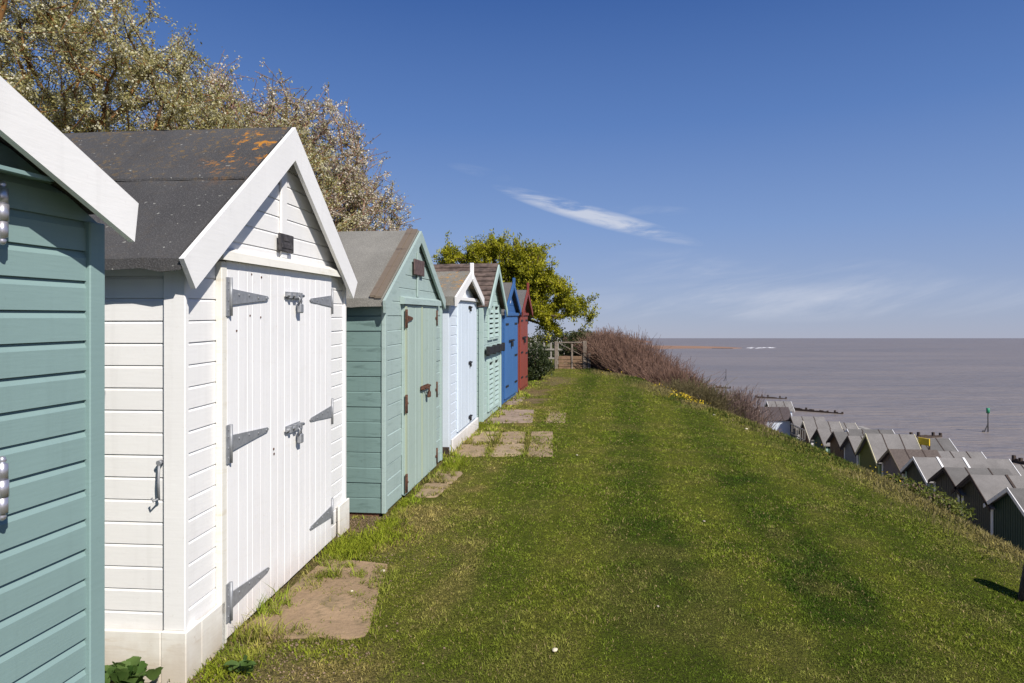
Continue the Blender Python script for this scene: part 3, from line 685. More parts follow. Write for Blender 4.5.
# ------------------------------------------------------------------ grass
def grass_mat(name, rough=.7):
    t = NT(name); a = t.attr('Col'); t.set(t.b.inputs['Base Color'], a.outputs['Color']); t.b.inputs['Roughness'].default_value = rough
    t.b.inputs['Specular IOR Level'].default_value = .06
    tr = t.N.new('ShaderNodeBsdfTranslucent'); t.L.new(a.outputs['Color'], tr.inputs['Color'])
    mx = t.N.new('ShaderNodeMixShader'); mx.inputs[0].default_value = .3
    t.L.new(t.b.outputs[0], mx.inputs[1]); t.L.new(tr.outputs[0], mx.inputs[2]); t.L.new(mx.outputs[0], t.out.inputs['Surface'])
    return t.m
M['grass'] = grass_mat('grass_blades')
def blades(X, Y, h, w, lean, col, name, zoff=0, parent=None):
    n = len(X); Z = ground_z(X, Y)-.004+zoff
    ang = RNG.uniform(0, 2*math.pi, n); la = RNG.uniform(0, 2*math.pi, n)
    sx, sy = np.cos(ang)*w/2, np.sin(ang)*w/2
    lx, ly = np.cos(la)*lean*h, np.sin(la)*lean*h
    B0 = np.stack([X-sx, Y-sy, Z], -1); B1 = np.stack([X+sx, Y+sy, Z], -1)
    M0 = np.stack([X-sx*.75+lx*.35, Y-sy*.75+ly*.35, Z+h*.55], -1); M1 = np.stack([X+sx*.75+lx*.35, Y+sy*.75+ly*.35, Z+h*.55], -1)
    T = np.stack([X+lx, Y+ly, Z+h*np.sqrt(np.clip(1-lean**2*.5, .2, 1))], -1)
    V = np.stack([B0, B1, M1, M0, T], 1).reshape(-1, 3)
    i = np.arange(n)*5
    F = np.concatenate([np.stack([i, i+1, i+2], -1), np.stack([i, i+2, i+3], -1), np.stack([i+3, i+2, i+4], -1)])
    C = np.repeat(col, 5, axis=0)
    return np_mesh(name, V, F, M['grass'], {'Col': ('POINT', C)}, parent)
def hut_mask(X, Y):
    m = np.zeros(X.shape, bool)
    for k, ((ax, ay), (bx, by)) in HUTS.items():
        m |= (Y > ay-.03) & (Y < by+.03) & (X < np.interp(Y, [ay, by], [ax, bx])+.035)
    return m
def build_lawn():
    XS, YS = [], []
    bands = [(1.6, 3.5, 18000), (3.5, 5, 14000), (5, 7, 9000), (7, 10, 5000), (10, 14, 2600), (14, 18, 1600), (18, 23, 1100)]
    for (a, b, d) in bands:
        x0, x1 = -3.4, 4.6; n = int((x1-x0)*(b-a)*d)
        X = RNG.uniform(x0, x1, n); Y = RNG.uniform(a, b, n)
        u = (X*CS+Y*SN)/(-X*SN+Y*CS); keep = (u < .95) & (u > -.75) & (X < xedge(Y)+1.2)
        XS.append(X[keep]); YS.append(Y[keep])
    X = np.concatenate(XS); Y = np.concatenate(YS)
    keep = ~hut_mask(X, Y)
    for (_, q, _m) in SLABS:
        g = (fbm(X*8, Y*8, 71, 4)-.5)*.8-.05
        keep &= ~(in_quad_grow(X, Y, q, g) & (RNG.uniform(0, 1, len(X)) < (.22 if 'overgrown' in _ else .65 if 'mossy' in _ else .975)))
    keep &= RNG.uniform(0, 1, len(X)) > soil_amount(X, Y)*1.02
    X, Y = X[keep], Y[keep]; n = len(X)
    d = np.hypot(X, Y); lush = sstep(.35, .75, fbm(X*2.2, Y*2.2, 2, 3))*.6
    h = (.010+.011*lush)*RNG.uniform(.5, 1.5, n)*(.6+.8*vnoise(X*24, Y*24, 5))
    tuft = sstep(-1.55, -1.8, X+(fbm(X*6, Y*6, 88, 3)-.5)*.5)*sstep(.4, .6, fbm(X*2.5, Y*3, 89, 3)); h = h*(1+1.7*tuft)
    for (_, q, _m) in SLABS:                                     # ragged uncut grass round the slabs
        h = h*np.where(in_quad_grow(X, Y, q, .05), RNG.uniform(1.0, 2.8, n), 1)
    s = X-xedge(Y); h = h*(1+1.6*sstep(-.5, .3, s)*RNG.uniform(0, 1.6, n))
    w = np.clip(.0042*d/3.2, .0042, .019)*RNG.uniform(.5, 1.4, n)
    col = lawn_colour(X, Y)
    col = col*(1+tuft[:, None]*np.array((.15, .35, -.2)))
    r = RNG.uniform(0, 1, n)[:, None]
    col = col*(.34+.75*vnoise(X*24, Y*24, 5)+.55*vnoise(X*55, Y*55, 6))[:, None]*RNG.uniform(.72, 1.32, n)[:, None]
    col = np.where(r > .90-.06*sstep(-.3, -1.2, X)[:, None], np.array((.34, .27, .12))*RNG.uniform(.6, 1.2, n)[:, None], col)
    o = blades(X, Y, h, w, RNG.uniform(.3, 1.25, n), col, 'grass'); tag(o, 'mown green lawn grass between the huts and the bank edge', 'grass', kind='stuff')
    tX, tY, tH = [], [], []
    for (cx, cy, sx_, sy_, k, hh) in ((-1.62, 3.98, .10, .03, 260, .025), (-1.9, 4.72, .10, .14, 1500, .06), (-1.72, 5.0, .12, .14, 900, .05), (-1.78, 5.32, .06, .1, 500, .05), (-1.85, 3.02, .08, .08, 500, .05), (-1.75, 7.5, .08, .2, 700, .06), (-1.86, 5.85, .04, .14, 500, .06), (-1.9, 10.1, .1, .2, 500, .06), (-1.5, 3.25, .2, .05, 300, .03)):
        tX.append(RNG.normal(cx, sx_, k)); tY.append(RNG.normal(cy, sy_, k)); tH.append(np.full(k, hh)*RNG.uniform(.4, 1.3, k))
    tX, tY, tH = map(np.concatenate, (tX, tY, tH)); k_ = ~hut_mask(tX, tY); tX, tY, tH = tX[k_], tY[k_], tH[k_]; n = len(tX)
    c = np.array((.19, .25, .02))*RNG.uniform(.6, 1.3, n)[:, None]+RNG.uniform(0, .06, n)[:, None]*np.array((1.6, 1, .2))
    o = blades(tX, tY, tH, np.full(n, .006), RNG.uniform(.4, 1.3, n), c, 'grass_tufts'); tag(o, 'bright green grass tufts at the feet of the huts', 'grass', kind='stuff')
    # rough dry grass along the brow of the bank
    n = 26000; Y = RNG.uniform(3, 22, n); X = xedge(Y)+RNG.normal(.25, .35, n)
    c = np.array((.20, .17, .07))+RNG.uniform(-.05, .08, n)[:, None]*np.array((1, .8, .4)); g = sstep(.45, .6, fbm(X*1.1, Y*1.1, 91, 3))[:, None]; c = c+(np.array((.08, .11, .02))-c)*g
    o = blades(X, Y, RNG.uniform(.025, .08, n), np.clip(.0018*np.hypot(X, Y), .006, .02)*.7, RNG.uniform(.2, .9, n), c, 'dry_grass'); tag(o, 'rough straw coloured grass along the brow of the bank', 'grass', kind='stuff')
    # cover on the bank below the brow
    n = 30000; Y = RNG.uniform(2, 45, n); X = xedge(Y)+RNG.uniform(.5, 9, n)
    c = np.array((.07, .09, .025))+RNG.uniform(-.02, .06, n)[:, None]*np.array((1, .8, .3))
    o = blades(X, Y, RNG.uniform(.1, .3, n), np.full(n, .03), RNG.uniform(.2, .9, n), c, 'bank_growth'); tag(o, 'tangled low growth on the steep bank below the lawn', 'ground cover', kind='stuff')
def in_quad_grow(X, Y, q, g):
    c = np.mean(q, axis=0); ok = np.ones(X.shape, bool)
    for i in range(4):
        a = np.array(q[i]); b = np.array(q[(i+1) % 4]); n = np.array((b[1]-a[1], a[0]-b[0])); n = n/np.linalg.norm(n)
        if np.dot(c-a, n) > 0: n = -n
        ok &= ((X-a[0])*n[0]+(Y-a[1])*n[1]) < g
    return ok
build_lawn()

# ------------------------------------------------------------------ trees and shrubs
def leaf_mat(name, cols, trans=.35, rough=.55):
    """leaf colour picked per leaf between the given colours"""
    t = NT(name); a = t.attr('tint'); r = t.N.new('ShaderNodeValToRGB')
    while len(r.color_ramp.elements) < len(cols): r.color_ramp.elements.new(.5)
    for e, (pos, c) in zip(r.color_ramp.elements, cols): e.position = pos; e.color = (*c, 1)
    t.L.new(a.outputs['Fac'], r.inputs[0]); t.set(t.b.inputs['Base Color'], r.outputs[0]); t.b.inputs['Roughness'].default_value = rough; t.b.inputs['Specular IOR Level'].default_value = .3
    tr = t.N.new('ShaderNodeBsdfTranslucent'); t.L.new(r.outputs[0], tr.inputs['Color'])
    mx = t.N.new('ShaderNodeMixShader'); mx.inputs[0].default_value = trans
    t.L.new(t.b.outputs[0], mx.inputs[1]); t.L.new(tr.outputs[0], mx.inputs[2]); t.L.new(mx.outputs[0], t.out.inputs['Surface'])
    return t.m
def leaves_mesh(name, P, size, tint, mat, parent, up=.3, aspect=.45):
    n = len(P); d = RNG.normal(0, 1, (n, 3)); d[:, 2] += up; d /= np.linalg.norm(d, axis=1)[:, None]
    a = RNG.normal(0, 1, (n, 3)); a -= (a*d).sum(1)[:, None]*d; a /= np.linalg.norm(a, axis=1)[:, None]
    s = (size*RNG.uniform(.6, 1.3, n))[:, None]
    V = np.stack([P, P+d*s*.5+a*s*aspect*.5, P+d*s, P+d*s*.5-a*s*aspect*.5], 1).reshape(-1, 3)
    F = np.arange(4*n).reshape(n, 4)
    return np_mesh(name, V, F, mat, {'tint': ('POINT', np.repeat(tint, 4))}, parent)
def skeleton(targets, trunk, step=.35, wander=.1):
    """join every target to the nearest grown node by a wandering limb; returns nodes, parents, order of tips"""
    nodes = [np.array(p, float) for p in trunk]; par = [-1]+list(range(len(trunk)-1)); dep = [0]*len(trunk); tips = []
    root = nodes[-1]; order = np.argsort(np.linalg.norm(targets-root, axis=1)); arr = np.array(nodes); mind = min(1, len(trunk)-1)
    dist0 = [np.linalg.norm(p-nodes[0]) for p in nodes]
    for ti in order:
        t = targets[ti]; D = np.linalg.norm(arr[mind:]-t, axis=1)+.25*np.array(dist0[mind:]); j = int(np.argmin(D))+mind
        p = arr[j]; L = np.linalg.norm(t-p); k = max(1, int(L/step)); last = j; new = []
        for i in range(1, k+1):
            f = i/k; q = p+(t-p)*f+np.array((0, 0, .12*L*math.sin(f*math.pi)))+RNG.normal(0, wander*step, 3)*(f < 1)
            nodes.append(q); par.append(last); dist0.append(dist0[last]+L/k); last = len(nodes)-1; new.append(q)
        arr = np.vstack([arr]+[x[None] for x in new]); tips.append(last)
    return arr, par, tips
def limbs(arr, par, r_tip, power=2.3, sides=5, rmax=.3):
    n = len(arr); acc = np.zeros(n); kids = [[] for _ in range(n)]
    for i in range(n-1, -1, -1):
        if acc[i] == 0: acc[i] = r_tip**power
        if par[i] >= 0: acc[par[i]] += acc[i]; kids[par[i]].append(i)
    rad = np.minimum(acc**(1/power), rmax); V = []; F = []
    ang = np.arange(sides)*2*math.pi/sides
    for i in range(n):
        j = par[i]
        if j < 0: continue
        d = arr[i]-arr[j]; L = np.linalg.norm(d)
        if L < 1e-6: continue
        d = d/L; a = np.cross(d, (0, 0, 1) if abs(d[2]) < .9 else (1, 0, 0)); a /= np.linalg.norm(a); c = np.cross(d, a)
        r0 = min(rad[j], rad[i]*1.35); b = len(V)
        for p, r in ((arr[j]-d*r0*.3, r0), (arr[i], rad[i])):
            for t in ang: V.append(p+(a*math.cos(t)+c*math.sin(t))*r)
        for k in range(sides): F.append((b+k, b+(k+1) % sides, b+sides+(k+1) % sides, b+sides+k))
    return np.array(V), np.array(F)
def blob_points(n, ells, shell=.55, noise=.25):
    out = []; w = np.array([e[3]*e[4]*e[5] for e in ells]); w /= w.sum()
    for e, k in zip(ells, RNG.multinomial(n, w)):
        d = RNG.normal(0, 1, (k, 3)); d /= np.linalg.norm(d, axis=1)[:, None]
        r = RNG.uniform(shell**3, 1, k)**(1/3)
        r = r*(1-noise+2*noise*fbm(np.arctan2(d[:, 1], d[:, 0])*1.6+e[0], d[:, 2]*2.5+e[1], int(abs(e[2]*10))+5, 3))
        out.append(np.array(e[:3])+d*r[:, None]*np.array(e[3:6]))
    return np.concatenate(out)
M['bark'] = plain('rough_bark', (.10, .07, .045), .95, 0, .45, 12, .5)
M['bark_orange'] = plain('lichened_bark', (.16, .095, .05), .95, 0, .5, 7, .5, c2=(.26, .12, .03))
M['twig_olive'] = plain('olive_twigs', (.13, .105, .045), .9, 0, .4, 6, 0, c2=(.24, .20, .09))
M['twig_grey'] = plain('greyish_twigs', (.19, .125, .105), .9, 0, .4, 6, 0, c2=(.36, .26, .22))
M['twig_red'] = plain('reddish_twigs', (.17, .095, .068), .9, 0, .4, 6, 0, c2=(.35, .215, .155))
def tree(name, label, base, trunk, ells, ntips, nleaf, lsize, lmat, bark, blossom=None, r_tip=.006, spread=.16, group=None, up=.3, rmax=.2, sub=2, tint=None, shell=.5):
    bx, by = base; z0 = gz(bx, by)-.05; root = empty(name, (bx, by, z0)); tag(root, label, 'tree', group)
    off = np.array((bx, by, z0)); T = blob_points(ntips, ells, shell)-off
    arr, par, tips = skeleton(T, [np.array(p) for p in trunk])
    # short side twigs
    A = list(arr); P_ = list(par); tp = list(tips)
    for t in tips:
        for _ in range(sub):
            j = t if random.random() < .5 else par[t]; q = A[j]+RNG.normal(0, spread*1.1, 3)+np.array((0, 0, spread*.5)); A.append(q); P_.append(j); tp.append(len(A)-1)
    A = np.array(A)
    V, F = limbs(A, P_, r_tip, 2.2, 5, rmax); np_mesh('trunk', V, F, M[bark], None, root, True)
    tips_p = A[tp]; par_p = A[[P_[i] for i in tp]]
    def scatter(n, sd, clump=1):
        if clump > 1:                                            # several petals on each spur
            Q, i = scatter(n//clump, sd); Q = np.repeat(Q, clump, axis=0); return Q+RNG.normal(0, .022, Q.shape), np.repeat(i, clump)
        i = RNG.integers(0, len(tips_p), n); f = RNG.uniform(-.1, 1.15, n)[:, None]
        return par_p[i]+(tips_p[i]-par_p[i])*f+RNG.normal(0, sd, (n, 3)), i
    Pn, i = scatter(nleaf, spread*(.2 if blossom else .32))
    clump = RNG.uniform(0, 1, len(tips_p))
    tn = np.clip(.55*clump[i]+RNG.uniform(0, .45, nleaf), 0, 1)
    leaves_mesh('crown', Pn, lsize, tn, lmat, root, up)
    if blossom:
        nb, bs, bm = blossom; Pb, i = scatter(nb, spread*.14, 9); leaves_mesh('blossom', Pb, bs, RNG.uniform(0, 1, len(Pb)), bm, root, .2, .9)
    return root
LM_olive = leaf_mat('olive_spring_leaves', [(0, (.17, .155, .045)), (.5, (.36, .33, .12)), (1, (.56, .52, .28))])
LM_blossom = leaf_mat('cream_blossom', [(0, (.48, .45, .29)), (1, (.69, .66, .50))], .3)
LM_pinkblossom = leaf_mat('pinkish_blossom', [(0, (.48, .42, .33)), (1, (.70, .65, .55))], .3)
LM_yellowgreen = leaf_mat('yellow_green_leaves', [(0, (.06, .08, .006)), (.35, (.26, .27, .014)), (1, (.54, .50, .03))], .4)
LM_weed = leaf_mat('fresh_weed_leaves', [(0, (.05, .11, .02)), (1, (.12, .19, .05))], .4)
LM_dark = leaf_mat('dark_evergreen_leaves', [(0, (.012, .022, .006)), (1, (.045, .06, .015))], .2)
LM_hedge = leaf_mat('dull_hedge_leaves', [(0, (.035, .045, .015)), (1, (.09, .10, .035))], .25)
tree('tree', 'large tree in pale spring leaf and cream blossom behind the white hut', (-8.2, 8.6), [(0, 0, 0), (.1, .1, 1.2), (.3, 0, 2.2)],
     [(-8.9, 8.0, 5.0, 3.3, 2.6, 2.7), (-6.9, 9.2, 4.3, 2.0, 1.9, 1.65), (-5.6, 10.0, 3.9, 1.6, 1.4, 1.35), (-9.0, 6.4, 3.8, 2.4, 2.0, 1.9), (-6.6, 8.4, 3.4, 1.8, 1.4, 1.0)], 1800, 300000, .042, LM_olive, 'bark_orange', (130000, .030, LM_blossom), rmax=.22, spread=.2, r_tip=.0045, shell=.35)
tree('tree', 'twiggy brown tree dotted with pinkish white blossom behind the sage hut', (-5.9, 12.4), [(0, 0, 0), (.0, .0, 1.0), (.1, 0, 1.7)],
     [(-5.8, 12.4, 4.3, 1.4, 1.5, 1.8), (-4.75, 12.8, 3.4, .9, 1.2, 1.5), (-6.9, 11.6, 4.6, 1.6, 1.5, 1.8)], 1700, 60000, .045, LM_olive, 'twig_red', (80000, .036, LM_pinkblossom), rmax=.14, sub=3, spread=.18, r_tip=.0045, shell=.3)
def lobe(px, py, rx, rz, d=23.4):
    k = d/683; u = (px-512)/683
    return ((u*CS-SN)*d, (u*SN+CS)*d, EYE+(331-py)*k, rx*k, rx*k*.8, rz*k)
tree('tree', 'dense yellow green evergreen tree leaning over the red hut', (-3.3, 23.2), [(0, 0, 0), (.15, .0, .9), (.35, 0, 1.7)],
     [lobe(*q) for q in ((452, 252, 16, 10), (480, 250, 18, 9), (500, 243, 16, 9), (528, 250, 20, 9), (512, 262, 24, 9), (540, 268, 20, 9, 22.9), (552, 283, 22, 8, 23.0), (520, 285, 26, 12), (570, 300, 16, 7, 23.2), (585, 308, 12, 6), (548, 303, 20, 8, 22.8), (552, 320, 12, 7), (562, 325, 8, 5), (505, 275, 30, 14, 24.4))], 330, 120000, .085, LM_yellowgreen, 'bark', rmax=.15, spread=.17, r_tip=.008, shell=.5, sub=4, up=1.0)
def bush(name, label, base, ells, nleaf, ls, lmat, group=None, cat='bush'):
    bx, by = base; z0 = gz(bx, by); root = empty(name, (bx, by, z0)); tag(root, label, cat, group); off = np.array((bx, by, z0))
    P = blob_points(nleaf, ells, .45, .3)-off; leaves_mesh('foliage', P, ls, RNG.uniform(0, 1, nleaf), lmat, root, .2)
    b = MB()
    for q in range(14):
        t = P[random.randrange(len(P))]; b.tube([(0, 0, -.05), tuple(t*.4+np.array((0, 0, .1))), tuple(t*.95)], [.02, .012, .004], 5)
    b.build('stem', M['bark'], root)
    return root
bush('bush', 'dark green bush beside the red hut door', (-1.85, 17.6), [(-1.95, 17.7, 1.1, .34, .5, .36), (-1.82, 17.5, .85, .36, .42, .22), (-2.0, 17.3, .7, .28, .33, .18)], 5000, .06, LM_dark)
bush('bush', 'dark leafy bush behind the wooden gate', (-1.1, 23.4), [(-1.0, 23.4, 1.25, .7, .8, .6)], 7000, .09, LM_hedge)
def twig_shrub(label, x, y, w, h, n, lean=(0, 0), col='twig_red', group='bare twiggy shrubs along the bank'):
    z0 = gz(x, y); V = []; F = []
    ns = 4; root_r = w*.55
    th = RNG.uniform(0, 2*math.pi, n); rr = np.sqrt(RNG.uniform(0, 1, n))
    for i in range(n):
        bx, by = rr[i]*root_r*math.cos(th[i]), rr[i]*root_r*math.sin(th[i])*1.0
        top = h*(1-.5*rr[i]**2)*random.uniform(.80, .98); o = np.array((bx, by, gz(x+bx, y+by)-z0-.05)); tilt = rr[i]*.85*w/2
        d = np.array((math.cos(th[i])*tilt+lean[0]*top+random.gauss(0, .10)*top, math.sin(th[i])*tilt+lean[1]*top+random.gauss(0, .10)*top, top))
        def stick(p, q, r0, r1, bow):
            mid = (p+q)/2+bow; dd = q-p; a = np.cross(dd, (.3, .9, .1)); a /= np.linalg.norm(a)+1e-9; c = np.cross(dd, a); c /= np.linalg.norm(c)+1e-9
            b = len(V)
            for pp, r in ((p, r0), (mid, (r0+r1)/2), (q, r1)):
                for k in range(3): t = k*2.094; V.append(pp+(a*math.cos(t)+c*math.sin(t))*r)
            for s in (0, 3):
                for k in range(3): F.append((b+s+k, b+s+(k+1) % 3, b+s+3+(k+1) % 3, b+s+3+k))
        stick(o, o+d, .010, .005, RNG.normal(0, .03*top, 3))
        for _ in range(ns):
            f = random.uniform(.3, .85); p = o+d*f; q = p+d*random.uniform(.1, 1-f+.02)+RNG.normal(0, .22, 3)*(1, 1, .35); stick(p, q, .006, .0035, RNG.normal(0, .02, 3))
    ob = np_mesh('shrub', np.array(V), np.array(F), M[col]); ob.location = (x, y, z0); tag(ob, label, 'shrub', group); return ob
def at(px, d):
    u = (px-512)/683; return ((u*CS-SN)*d, (u*SN+CS)*d)
for lab, px, d, top, w, n, c in (
  ('bare reddish shrub rising right behind the wooden barrier', 607, 23.4, 328, 1.1, 750, 'twig_red'),
  ('tall bare shrub next right of the barrier, tallest on the bank', 629, 22.2, 327, 1.7, 1300, 'twig_red'),
  ('broad bare purple brown shrub in the middle of the bank growth', 650, 21.2, 337, 1.9, 1200, 'twig_red'),
  ('bare shrub sloping down toward the sea below the red cliff', 674, 20.0, 354, 1.8, 1100, 'twig_red'),
  ('lower bare shrub under the horizon near the sand spit', 692, 18.6, 370, 1.5, 1200, 'twig_red'),
  ('low bare shrub with dark stems at the foot of the hedge', 711, 17.2, 381, 1.3, 1100, 'twig_olive'),
  ('small grey twiggy shrub standing apart beside the pale blue lower hut', 741, 17.2, 383, .85, 1300, 'twig_grey')):
    x, y = at(px, d); twig_shrub(lab, x, y, w, EYE+(338-top)/683*d-gz(x, y), n, col=c)
x, y = at(732, 16.2)
bush('bush', 'small green bush between the bare shrubs at the brow', (x, y), [(x, y, gz(x, y)+.45, .35, .35, .45)], 1600, .06, LM_weed)

# ------------------------------------------------------------------ promenade and lower huts
b = MB(); b.poly([(9.6, 10, PROM+.03), (20, 10, PROM+.03), (20, 60, PROM+.03), (9.6, 60, PROM+.03)])
tag(b.build('promenade', plain('concrete', (.33, .31, .28), .9, 0, .2, 2, .1)), kind='structure')
b = MB(); b.box(20.0, 20.5, 10, 60, SEA-1, PROM+.06); tag(b.build('sea_wall', plain('sea_wall_concrete', (.28, .26, .23), .9, 0, .25, 2, .2)), 'concrete sea wall along the promenade', 'wall')
LW = {}
def lwood(nm, c):
    if nm not in LW: LW[nm] = paint('hut_'+nm, c, tuple(x*.4 for x in c), .3, stain=.25, stainc=tuple(x*.5 for x in c), grain=(20, 20, 1.5))
    return LW[nm]
def lower_hut(label, x, y, w, L, top, eave, wall, roof, barge, post=None, battens=(), rz=0, far_barge=False, extra=None):
    z0 = PROM+.03; r = empty('beach_hut', (x, y, z0), rz); tag(r, label, 'beach hut', 'beach huts on the lower promenade')
    h = w/2; t = top-z0; e = eave-z0; k = (t-e)/h
    b = MB(); b.prism([(-h, 0), (h, 0), (h, e-.03), (0, t-.05), (-h, e-.03)], 0, L)
    n = int(w/.13)
    for i in range(1, n):
        yy = -h+i*w/n; zz = t-.09-k*abs(yy); b.box(-.012, .0, yy-.05, yy+.05, .0, zz)
    b.build('wall', wall, r)
    b = MB(); o = .12
    for s in (-1, 1):
        b.prism([(0, t-.03), (s*(h+o), e-k*o-.03), (s*(h+o), e-k*o+.02), (0, t+.02)], -.16, L+.16)
    b.build('roof', roof, r)
    for xx in (() if battens else (L*.3, L*.72)):
        for s in (-1, 1):
            b = MB(); b.prism([(s*.001, t+.021), (s*(h+o), e-k*o+.021), (s*(h+o), e-k*o+.034), (s*.001, t+.034)], xx-.022, xx+.022); b.build('felt_seam', M['darkwood'], r)
    for xx in ([-.19, L+.162] if far_barge else [-.19]):
        for s in (-1, 1):
            b = MB(); b.prism([(s*.001, t+.035), (s*(h+o+.02), e-k*(o+.02)+.035), (s*(h+o+.02), e-k*(o+.02)-.10), (s*.001, t-.10)], xx, xx+.025); b.build('barge_board', barge, r)
    if post:
        for s in (-1, 1):
            b = MB(); b.box(-.03, .10, s*h-(.14 if s > 0 else -.0), s*h+(.0 if s > 0 else .14), 0, e-.06); b.v = [(q[0], q[1]+s*.004, q[2]) for q in b.v]; b.build('corner_post', post, r)
    for xx in battens:
        for s in (-1, 1):
            b = MB(); b.prism([(s*.001, t+.022), (s*(h+o), e-k*o+.022), (s*(h+o), e-k*o+.05), (s*.001, t+.05)], xx-.04, xx+.04); b.build('batten', extra, r)
    return r
Wc = M['white_barge']
C_ = lambda nm, c: lwood(nm, c)
dk = C_('black_green', (.048, .058, .048)); teal_l = C_('pale_teal', (.35, .5, .45))
AP = EYE-4.73
lower_hut('nearest lower hut, black green boards with bright white barge boards', 12.6, 23.75, 2.5, 3.6, AP-.05, AP-.82, C_('bottle', (.02, .05, .04)), M['felt_grey'], Wc, None)
lower_hut('dark lower hut with two dark battens across its grey roof', 12.6, 26.05, 2.35, 4.2, AP-.08, AP-.86, C_('charcoal', (.062, .066, .058)), M['felt_pale'], M['darkwood'], Wc, (1.0, 2.2), 0, False, M['darkwood'])
lower_hut('charcoal lower hut with plain dark grey roof and white corner', 12.6, 27.95, 2.3, 1.9, AP-.18, AP-.86, C_('soot', (.068, .07, .068)), M['felt_grey'], M['darkwood'], Wc)
lower_hut('black lower hut whose long grey roof carries white battens', 12.6, 30.6, 2.3, 3.3, AP-.25, AP-.98, dk, M['felt_pale'], Wc, teal_l, (.75, 1.75), 0, True, Wc)
lower_hut('weathered purple brown lower hut with brown roof', 12.6, 33.15, 2.4, 1.7, AP-.32, AP-1.06, C_('driftwood', (.19, .16, .165)), plain('brown_felt', (.10, .08, .07), .95, 0, .3, 20), M['oldwood'], Wc)
lower_hut('olive green lower hut with pale yellow barge boards', 12.6, 36.0, 2.7, 1.9, AP-.02, AP-1.15, C_('olive', (.12, .14, .03)), M['felt_pale'], C_('straw', (.62, .57, .36)), C_('lime', (.35, .45, .2)), (), 0, True)
lower_hut('slate blue lower hut with small grey roof', 12.6, 38.6, 2.1, 1.6, AP-.5, AP-1.2, C_('slateblue', (.17, .185, .22)), M['felt_pale'], M['darkwood'], Wc)
lower_hut('brown lower hut with brownish felt roof', 12.6, 41.0, 2.3, 1.9, AP-.6, AP-1.3, C_('umber', (.10, .055, .035)), M['felt_grey'], M['darkwood'])
lower_hut('dark green lower hut with pale teal corner posts', 12.6, 44.1, 2.4, 1.9, AP-.85, AP-1.6, C_('forest', (.04, .085, .065)), M['felt_pale'], M['darkwood'], teal_l)
lower_hut('chestnut lower hut with cream barge boards', 12.6, 47.2, 2.7, 1.9, AP-.75, AP-1.7, C_('chestnut', (.17, .08, .035)), M['felt_pale'], C_('creamy', (.62, .57, .45)), Wc, (), 0, True)
lower_hut('grey boarded lower hut behind the chestnut one', 12.6, 50.4, 2.4, 1.9, AP-.8, AP-1.5, C_('greyboard', (.16, .15, .14)), M['felt_pale'], M['darkwood'], Wc)
x, y = at(761, 50)
lower_hut('pale blue white lower hut under a dark roof beside the small twiggy shrub', x, y, 2.4, 1.75, AP-.32, AP-1.05, C_('ice', (.60, .66, .76)), plain('dark_brown_felt', (.07, .055, .055), .95, 0, .3, 20), Wc, None)
# second row, seaward
for lab, px, d, L, wl, rf, bg, tp in (
  ('furthest seaward hut with white barge board beyond the pale blue hut', 769, 58, 1.6, C_('ice', (.60, .66, .76)), 'felt_pale', Wc, AP-.65),
  ('seaward hut with cream edged pale roof behind the chestnut hut', 822, 45.5, 1.9, C_('greyboard', (.16, .15, .14)), 'felt_pale', C_('creamy', (.62, .57, .45)), AP-.9),
  ('seaward grey roofed hut with a blue gable behind the dark green hut', 850, 41, 2.2, C_('royal', (.03, .07, .2)), 'felt_grey', Wc, AP-.75),
  ('seaward hut behind the yellow notice board', 911, 36.5, 1.7, C_('greyboard', (.16, .15, .14)), 'felt_grey', Wc, AP-.62),
  ('seaward hut with teal gable right of the yellow notice board', 938, 32.2, 1.7, C_('seateal', (.05, .16, .2)), 'felt_pale', Wc, AP-.62),
  ('seaward hut with long grey roof at the right of the photo', 972, 28.6, 2.6, C_('soot', (.068, .07, .068)), 'felt_pale', Wc, AP-.55)):
    x, y = at(px, d); lower_hut(lab, x, y, 2.2, L, tp, tp-.6, wl, M[rf], bg, None, (), 0, True)
# yellow notice board
x, y = at(924, 33.6)
r = empty('notice_board', (x, y, PROM+.03), R(25)); tag(r, 'yellow notice board on posts among the lower hut roofs', 'sign')
b = MB(); b.cbox(-.03, .03, -.32, .32, 2.05, 2.40, .01); b.build('board', plain('yellow_board', (.75, .52, .04), .6, 0, .1, 5), r)
for y in (-.25, .25):
    b = MB(); b.cbox(.031, .10, y-.03, y+.03, 0, 2.38, .006); b.build('post', M['darkwood'], r)
# deck railing by the chestnut hut
r = empty('railing', (11.9, 46.6, PROM+.03)); tag(r, 'pale wooden railing of the deck beside the chestnut lower hut', 'railing')
b = MB(); b.cbox(-.03, .03, -1.6, 1.6, 1.5, 1.57, .006); b.cbox(-.03, .03, -1.6, 1.6, .9, .96, .006); b.build('rail', C_('greyboard', (.16, .15, .14)), r)
for i in range(7):
    b = MB(); b.cbox(.031, .09, -1.6+i*.52, -1.54+i*.52, 0, 1.6, .006); b.build('post', C_('greyboard', (.16, .15, .14)), r)

